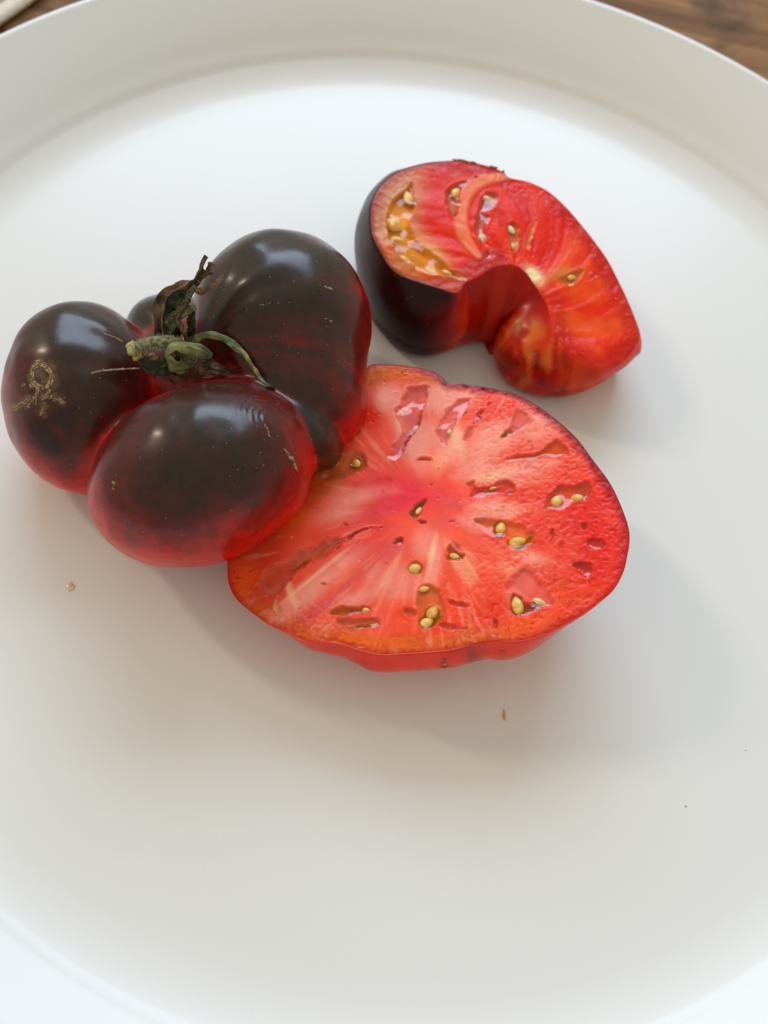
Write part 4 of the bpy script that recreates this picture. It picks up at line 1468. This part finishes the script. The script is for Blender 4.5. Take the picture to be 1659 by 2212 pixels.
def col_wedge(P3, uv, edge):
    n_ = len(P3)
    A = lambda *c: np.tile(np.array(c, float), (n_, 1))
    x, y = uv[:, 0], uv[:, 1]
    wob = fbm(P3 * 150, 41, 3)
    cen = np.array([840., 760.])
    r = uv - cen
    th_ = np.arctan2(r[:, 1], r[:, 0])
    rd = np.hypot(r[:, 0], r[:, 1])
    sw = noise(np.stack([np.cos(th_ + rd * .0012) * 5.5, np.sin(th_ + rd * .0012) * 5.5, rd * .002], 1), 42) + .5 * noise(np.stack([np.cos(th_ + rd * .0015) * 13, np.sin(th_ + rd * .0015) * 13, rd * .003], 1), 43)
    c = A(.78, .026, .004)
    c = lerp(c, A(.90, .11, .020), sm(.1, .9, sw) * .7)
    c = lerp(c, A(.68, .008, .003), sm(0., -.8, sw) * .8)
    # left end: tan-orange wall, amber heart
    le = sm(480, 330, x + 40 * wob)
    c = lerp(c, A(.62, .27, .13), le * sm(560, 470, y) * .95)
    c = lerp(c, A(.60, .15, .035), le * sm(480, 570, y) + .8 * sm(620, 680, y + .25 * (x - 560)) * sm(680, 620, x))
    he = np.exp(-(((x - 470) / 90) ** 2 + ((y - 560 - .75 * (x - 470)) / 70) ** 2))
    c = lerp(c, A(.72, .38, .10), he * .95)
    # top rind, pinkish red
    c = lerp(c, A(.50, .030, .030), sm(.0055, .002, edge + .001 * wob) * sm(380, 520, x) * sm(900, 800, x) * .8)
    # pale septum
    sp = spline(np.array([(860, 150, 0), (720, 175, 0), (640, 240, 0), (612, 350, 0), (628, 460, 0), (700, 560, 0)]), 40, closed=False)[:, :2]
    dd = np.sqrt(((uv[:, None] - sp[None]) ** 2).sum(2)).min(1)
    tt = np.sqrt(((uv[:, None] - sp[None]) ** 2).sum(2)).argmin(1) / 39.0
    hw = 8 + 30 * np.sin(np.pi * np.clip(tt * .92 + .06, 0, 1)) ** .7
    sept = sm(1.25, .55, (dd + 12 * wob) / hw)
    c = lerp(c, A(.90, .25, .12), sept * (.75 + .2 * wob))
    # right end
    re = sm(1000, 1150, x + 60 * wob)
    c = lerp(c, A(.82, .07, .006), re * sm(560, 700, y) * .6)
    arc = .5 + .5 * np.sin((np.hypot(x - 1250, (y - 420) * 1.0)) * .022 + 3 * wob)
    c = lerp(c, A(.76, .014, .003), re * sm(620, 760, y) * arc * .8)
    c = lerp(c, A(.84, .10, .012), re * sm(620, 760, y) * (1 - arc) * .5)
    c = lerp(c, A(.50, .010, .008), sm(.006, .002, edge + .001 * wob) * sm(1000, 1150, x) * .8)
    # pale core
    pc = np.exp(-(((x - 985) / 42) ** 2 + ((y - 660 - .5 * (x - 985)) / 38) ** 2))
    c = lerp(c, A(.86, .66, .34), np.clip(pc * 1.3, 0, 1))
    pc = np.exp(-(((x - 1120 ) / 80) ** 2 + ((y - 650 + .2 * (x - 1120)) / 28) ** 2))
    c = lerp(c, A(.62, .24, .06), pc * .7)
    f1 = noise(P3 * 1000, 44)
    f2 = 1 - np.abs(noise(P3 * 640 + .9 * noise(P3 * 380, 46)[:, None], 45)) * 2
    grain = np.clip(.35 + .7 * sm(.006, .002, edge) + .4 * sm(400, 250, x) + .5 * sm(560, 640, y) * sm(900, 600, x), 0, 1.2)
    hgt = grain * (.00005 * f1 + .00006 * f2) + .00016 * sw + .00025 * sept + .00025 * noise(P3 * 140, 48)
    c = lerp(c, c * np.array([1.1, 1.4, 1.4]) + .004, np.clip(sm(.2, .8, f2) * grain * .4, 0, 1))
    c = lerp(c, A(.20, .008, .018), sm(.0016, .0002, edge) * sm(620, 400, x) * .8)
    c = lerp(c, A(.42, .014, .03), sm(.004, .0008, edge + .0008 * wob) * sm(520, 200, x) * sm(520, 300, y) * .6)
    return c, hgt, .20 + .08 * grain


GA = (.72, .26, .004)
pocketsW = [
    ([(362, 172), (378, 255), (388, 312), (352, 380), (372, 450), (420, 505), (500, 565), (560, 622), (632, 662), (640, 688), (560, 668), (450, 655), (370, 620), (300, 560), (250, 482), (228, 400), (235, 330), (270, 268), (332, 212)], .0022, GA, 1),
    ([(560, 200), (620, 175), (700, 150), (640, 200), (612, 260), (604, 345), (575, 362), (540, 310), (535, 240)], .0020, (.58, .09, .012), 1),
    ([(700, 300), (735, 240), (790, 222), (806, 260), (775, 318), (735, 335), (762, 362), (742, 420), (752, 455), (722, 492), (690, 462), (680, 400), (692, 350)], .0020, (.56, .055, .014), 1),
    ([(730, 545), (750, 520), (782, 535), (775, 570), (742, 590), (715, 575)], .0009, (.60, .05, .04), .9),
    ([(850, 410), (872, 380), (902, 400), (912, 450), (900, 520), (872, 540), (852, 470)], .0013, (.58, .11, .016), 1),
    ([(935, 500), (962, 440), (985, 385), (1000, 392), (975, 470), (958, 540)], .0008, (.70, .22, .08), .8),
    ([(1120, 680), (1170, 640), (1240, 630), (1225, 680), (1180, 715), (1140, 710)], .0012, (.55, .16, .02), .9),
    ([(1262, 680), (1285, 640), (1310, 640), (1300, 672), (1275, 690)], .0008, RED, .7),
]
seedsW = [(347, 255, 42, 24, 100, 0), (275, 388, 46, 36, -20, 0), (290, 470, 30, 14, 0, 0), (325, 572, 30, 17, -25, 0), (590, 228, 34, 22, 60, 0), (752, 262, 32, 16, -20, 1), (725, 460, 24, 20, 10, 1),
          (872, 418, 30, 16, 120, 1), (884, 508, 20, 14, 90, 0), (455, 630, 30, 14, -15, 0), (540, 640, 24, 12, -10, 0), (1180, 665, 24, 14, 20, 0)]
wedge, wf = build_cut('tomato_wedge', 'curved horseshoe tomato chunk with dark outer skin, cut side up behind the halves', 'tomato', (.012, .042, 0),
                      T2, PLW, .00023, col_wedge, pocketsW, seedsW, skinW, 4.0, M_SKIN3, (737., 317., .4222), .4222 * .0985e-3)
beads(wedge, (737., 317., .4222), PLW, [(230, 520, 20, 30, 10, .0001, .0003), (330, 650, 60, 20, 14, .0001, .0003), (430, 480, 60, 60, 10, .0001, .0003), (620, 560, 50, 60, 16, .0001, .0003),
                                        (760, 560, 20, 20, 5, .0002, .0005), (1100, 960, 20, 60, 14, .00015, .0004), (1150, 1050, 20, 30, 8, .0002, .0004), (1290, 660, 14, 14, 3, .0003, .0006), (1415, 760, 16, 20, 5, .0002, .0005),
                                        (1060, 280, 12, 10, 2, .0003, .0005), (1210, 420, 8, 8, 2, .0003, .0005), (1300, 540, 30, 60, 6, .0001, .0003), (580, 120, 90, 20, 12, .0001, .0002), (1270, 1030, 60, 20, 10, .0001, .0003)], T2)
# ragged bits of skin along the far edge
mb = MB()
for (x, y, a, b_) in ((985, 346, 10, 2.2), (1000, 347, 14, 2.5), (1022, 351, 8, 2.5), (1062, 360, 6, 2.2), (1070, 362, 7, 2), (1087, 371, 3, 5)):
    p = at_plane(x, y, PLW)
    v, f = ellipsoid(p, np.array([a * .0001, .0003, b_ * .0001]), nu=10, nv=6)
    mb.add(v, f)
mesh('skin_shred', mb.v, mb.f, simple_mat('torn_skin', (.10, .035, .01), (.32, .13, .02), 800, .4, .3), wedge)

# ------------------------------------------------------------------ small things on the plate
def blob(name, x, y, rx, ry, hgt, m, label, cat, ang=0, z=0.0):
    p = at(x, y, z)
    R = seed_rot(np.array([0, 0, 1.]), ang, None)
    v, f = ellipsoid(p + np.array([0, 0, hgt * .35]), np.array([rx, ry, hgt]), R, 18, 10, lambda q: q * (1 + .12 * math.sin(5 * q[0] + 2) + .1 * math.sin(7 * q[1])))
    o = mesh(name, v, f, m)
    tag(o, label, cat)
    return o


M_DROP = simple_mat('pink_juice', (.66, .46, .40), (.74, .58, .52), 500, .12, .1, coat=.5)
M_FLECK = simple_mat('brown_fleck', (.55, .30, .13), (.66, .42, .22), 900, .4, .3)
M_SPECK = simple_mat('grey_crumb', (.42, .40, .36), (.54, .52, .47), 900, .6, .3)
blob('juice_drop', 152, 1268, .00085, .00095, .00018, M_DROP, 'small pale pink juice drop on the plate left of the tomato shadow', 'droplet')
blob('skin_fleck', 1089, 1546, .00120, .00034, .00012, M_FLECK, 'tiny orange-brown fleck on the plate below the large cut half', 'fleck', 88)
blob('crumb', 1481, 1741, .00024, .00018, .00014, M_SPECK, 'grey crumb speck on the plate at lower right', 'crumb')
blob('crumb', 1611, 1621, .00014, .00012, .00010, M_SPECK, 'pin-sized dark crumb on the plate near the right edge of the photo', 'crumb')
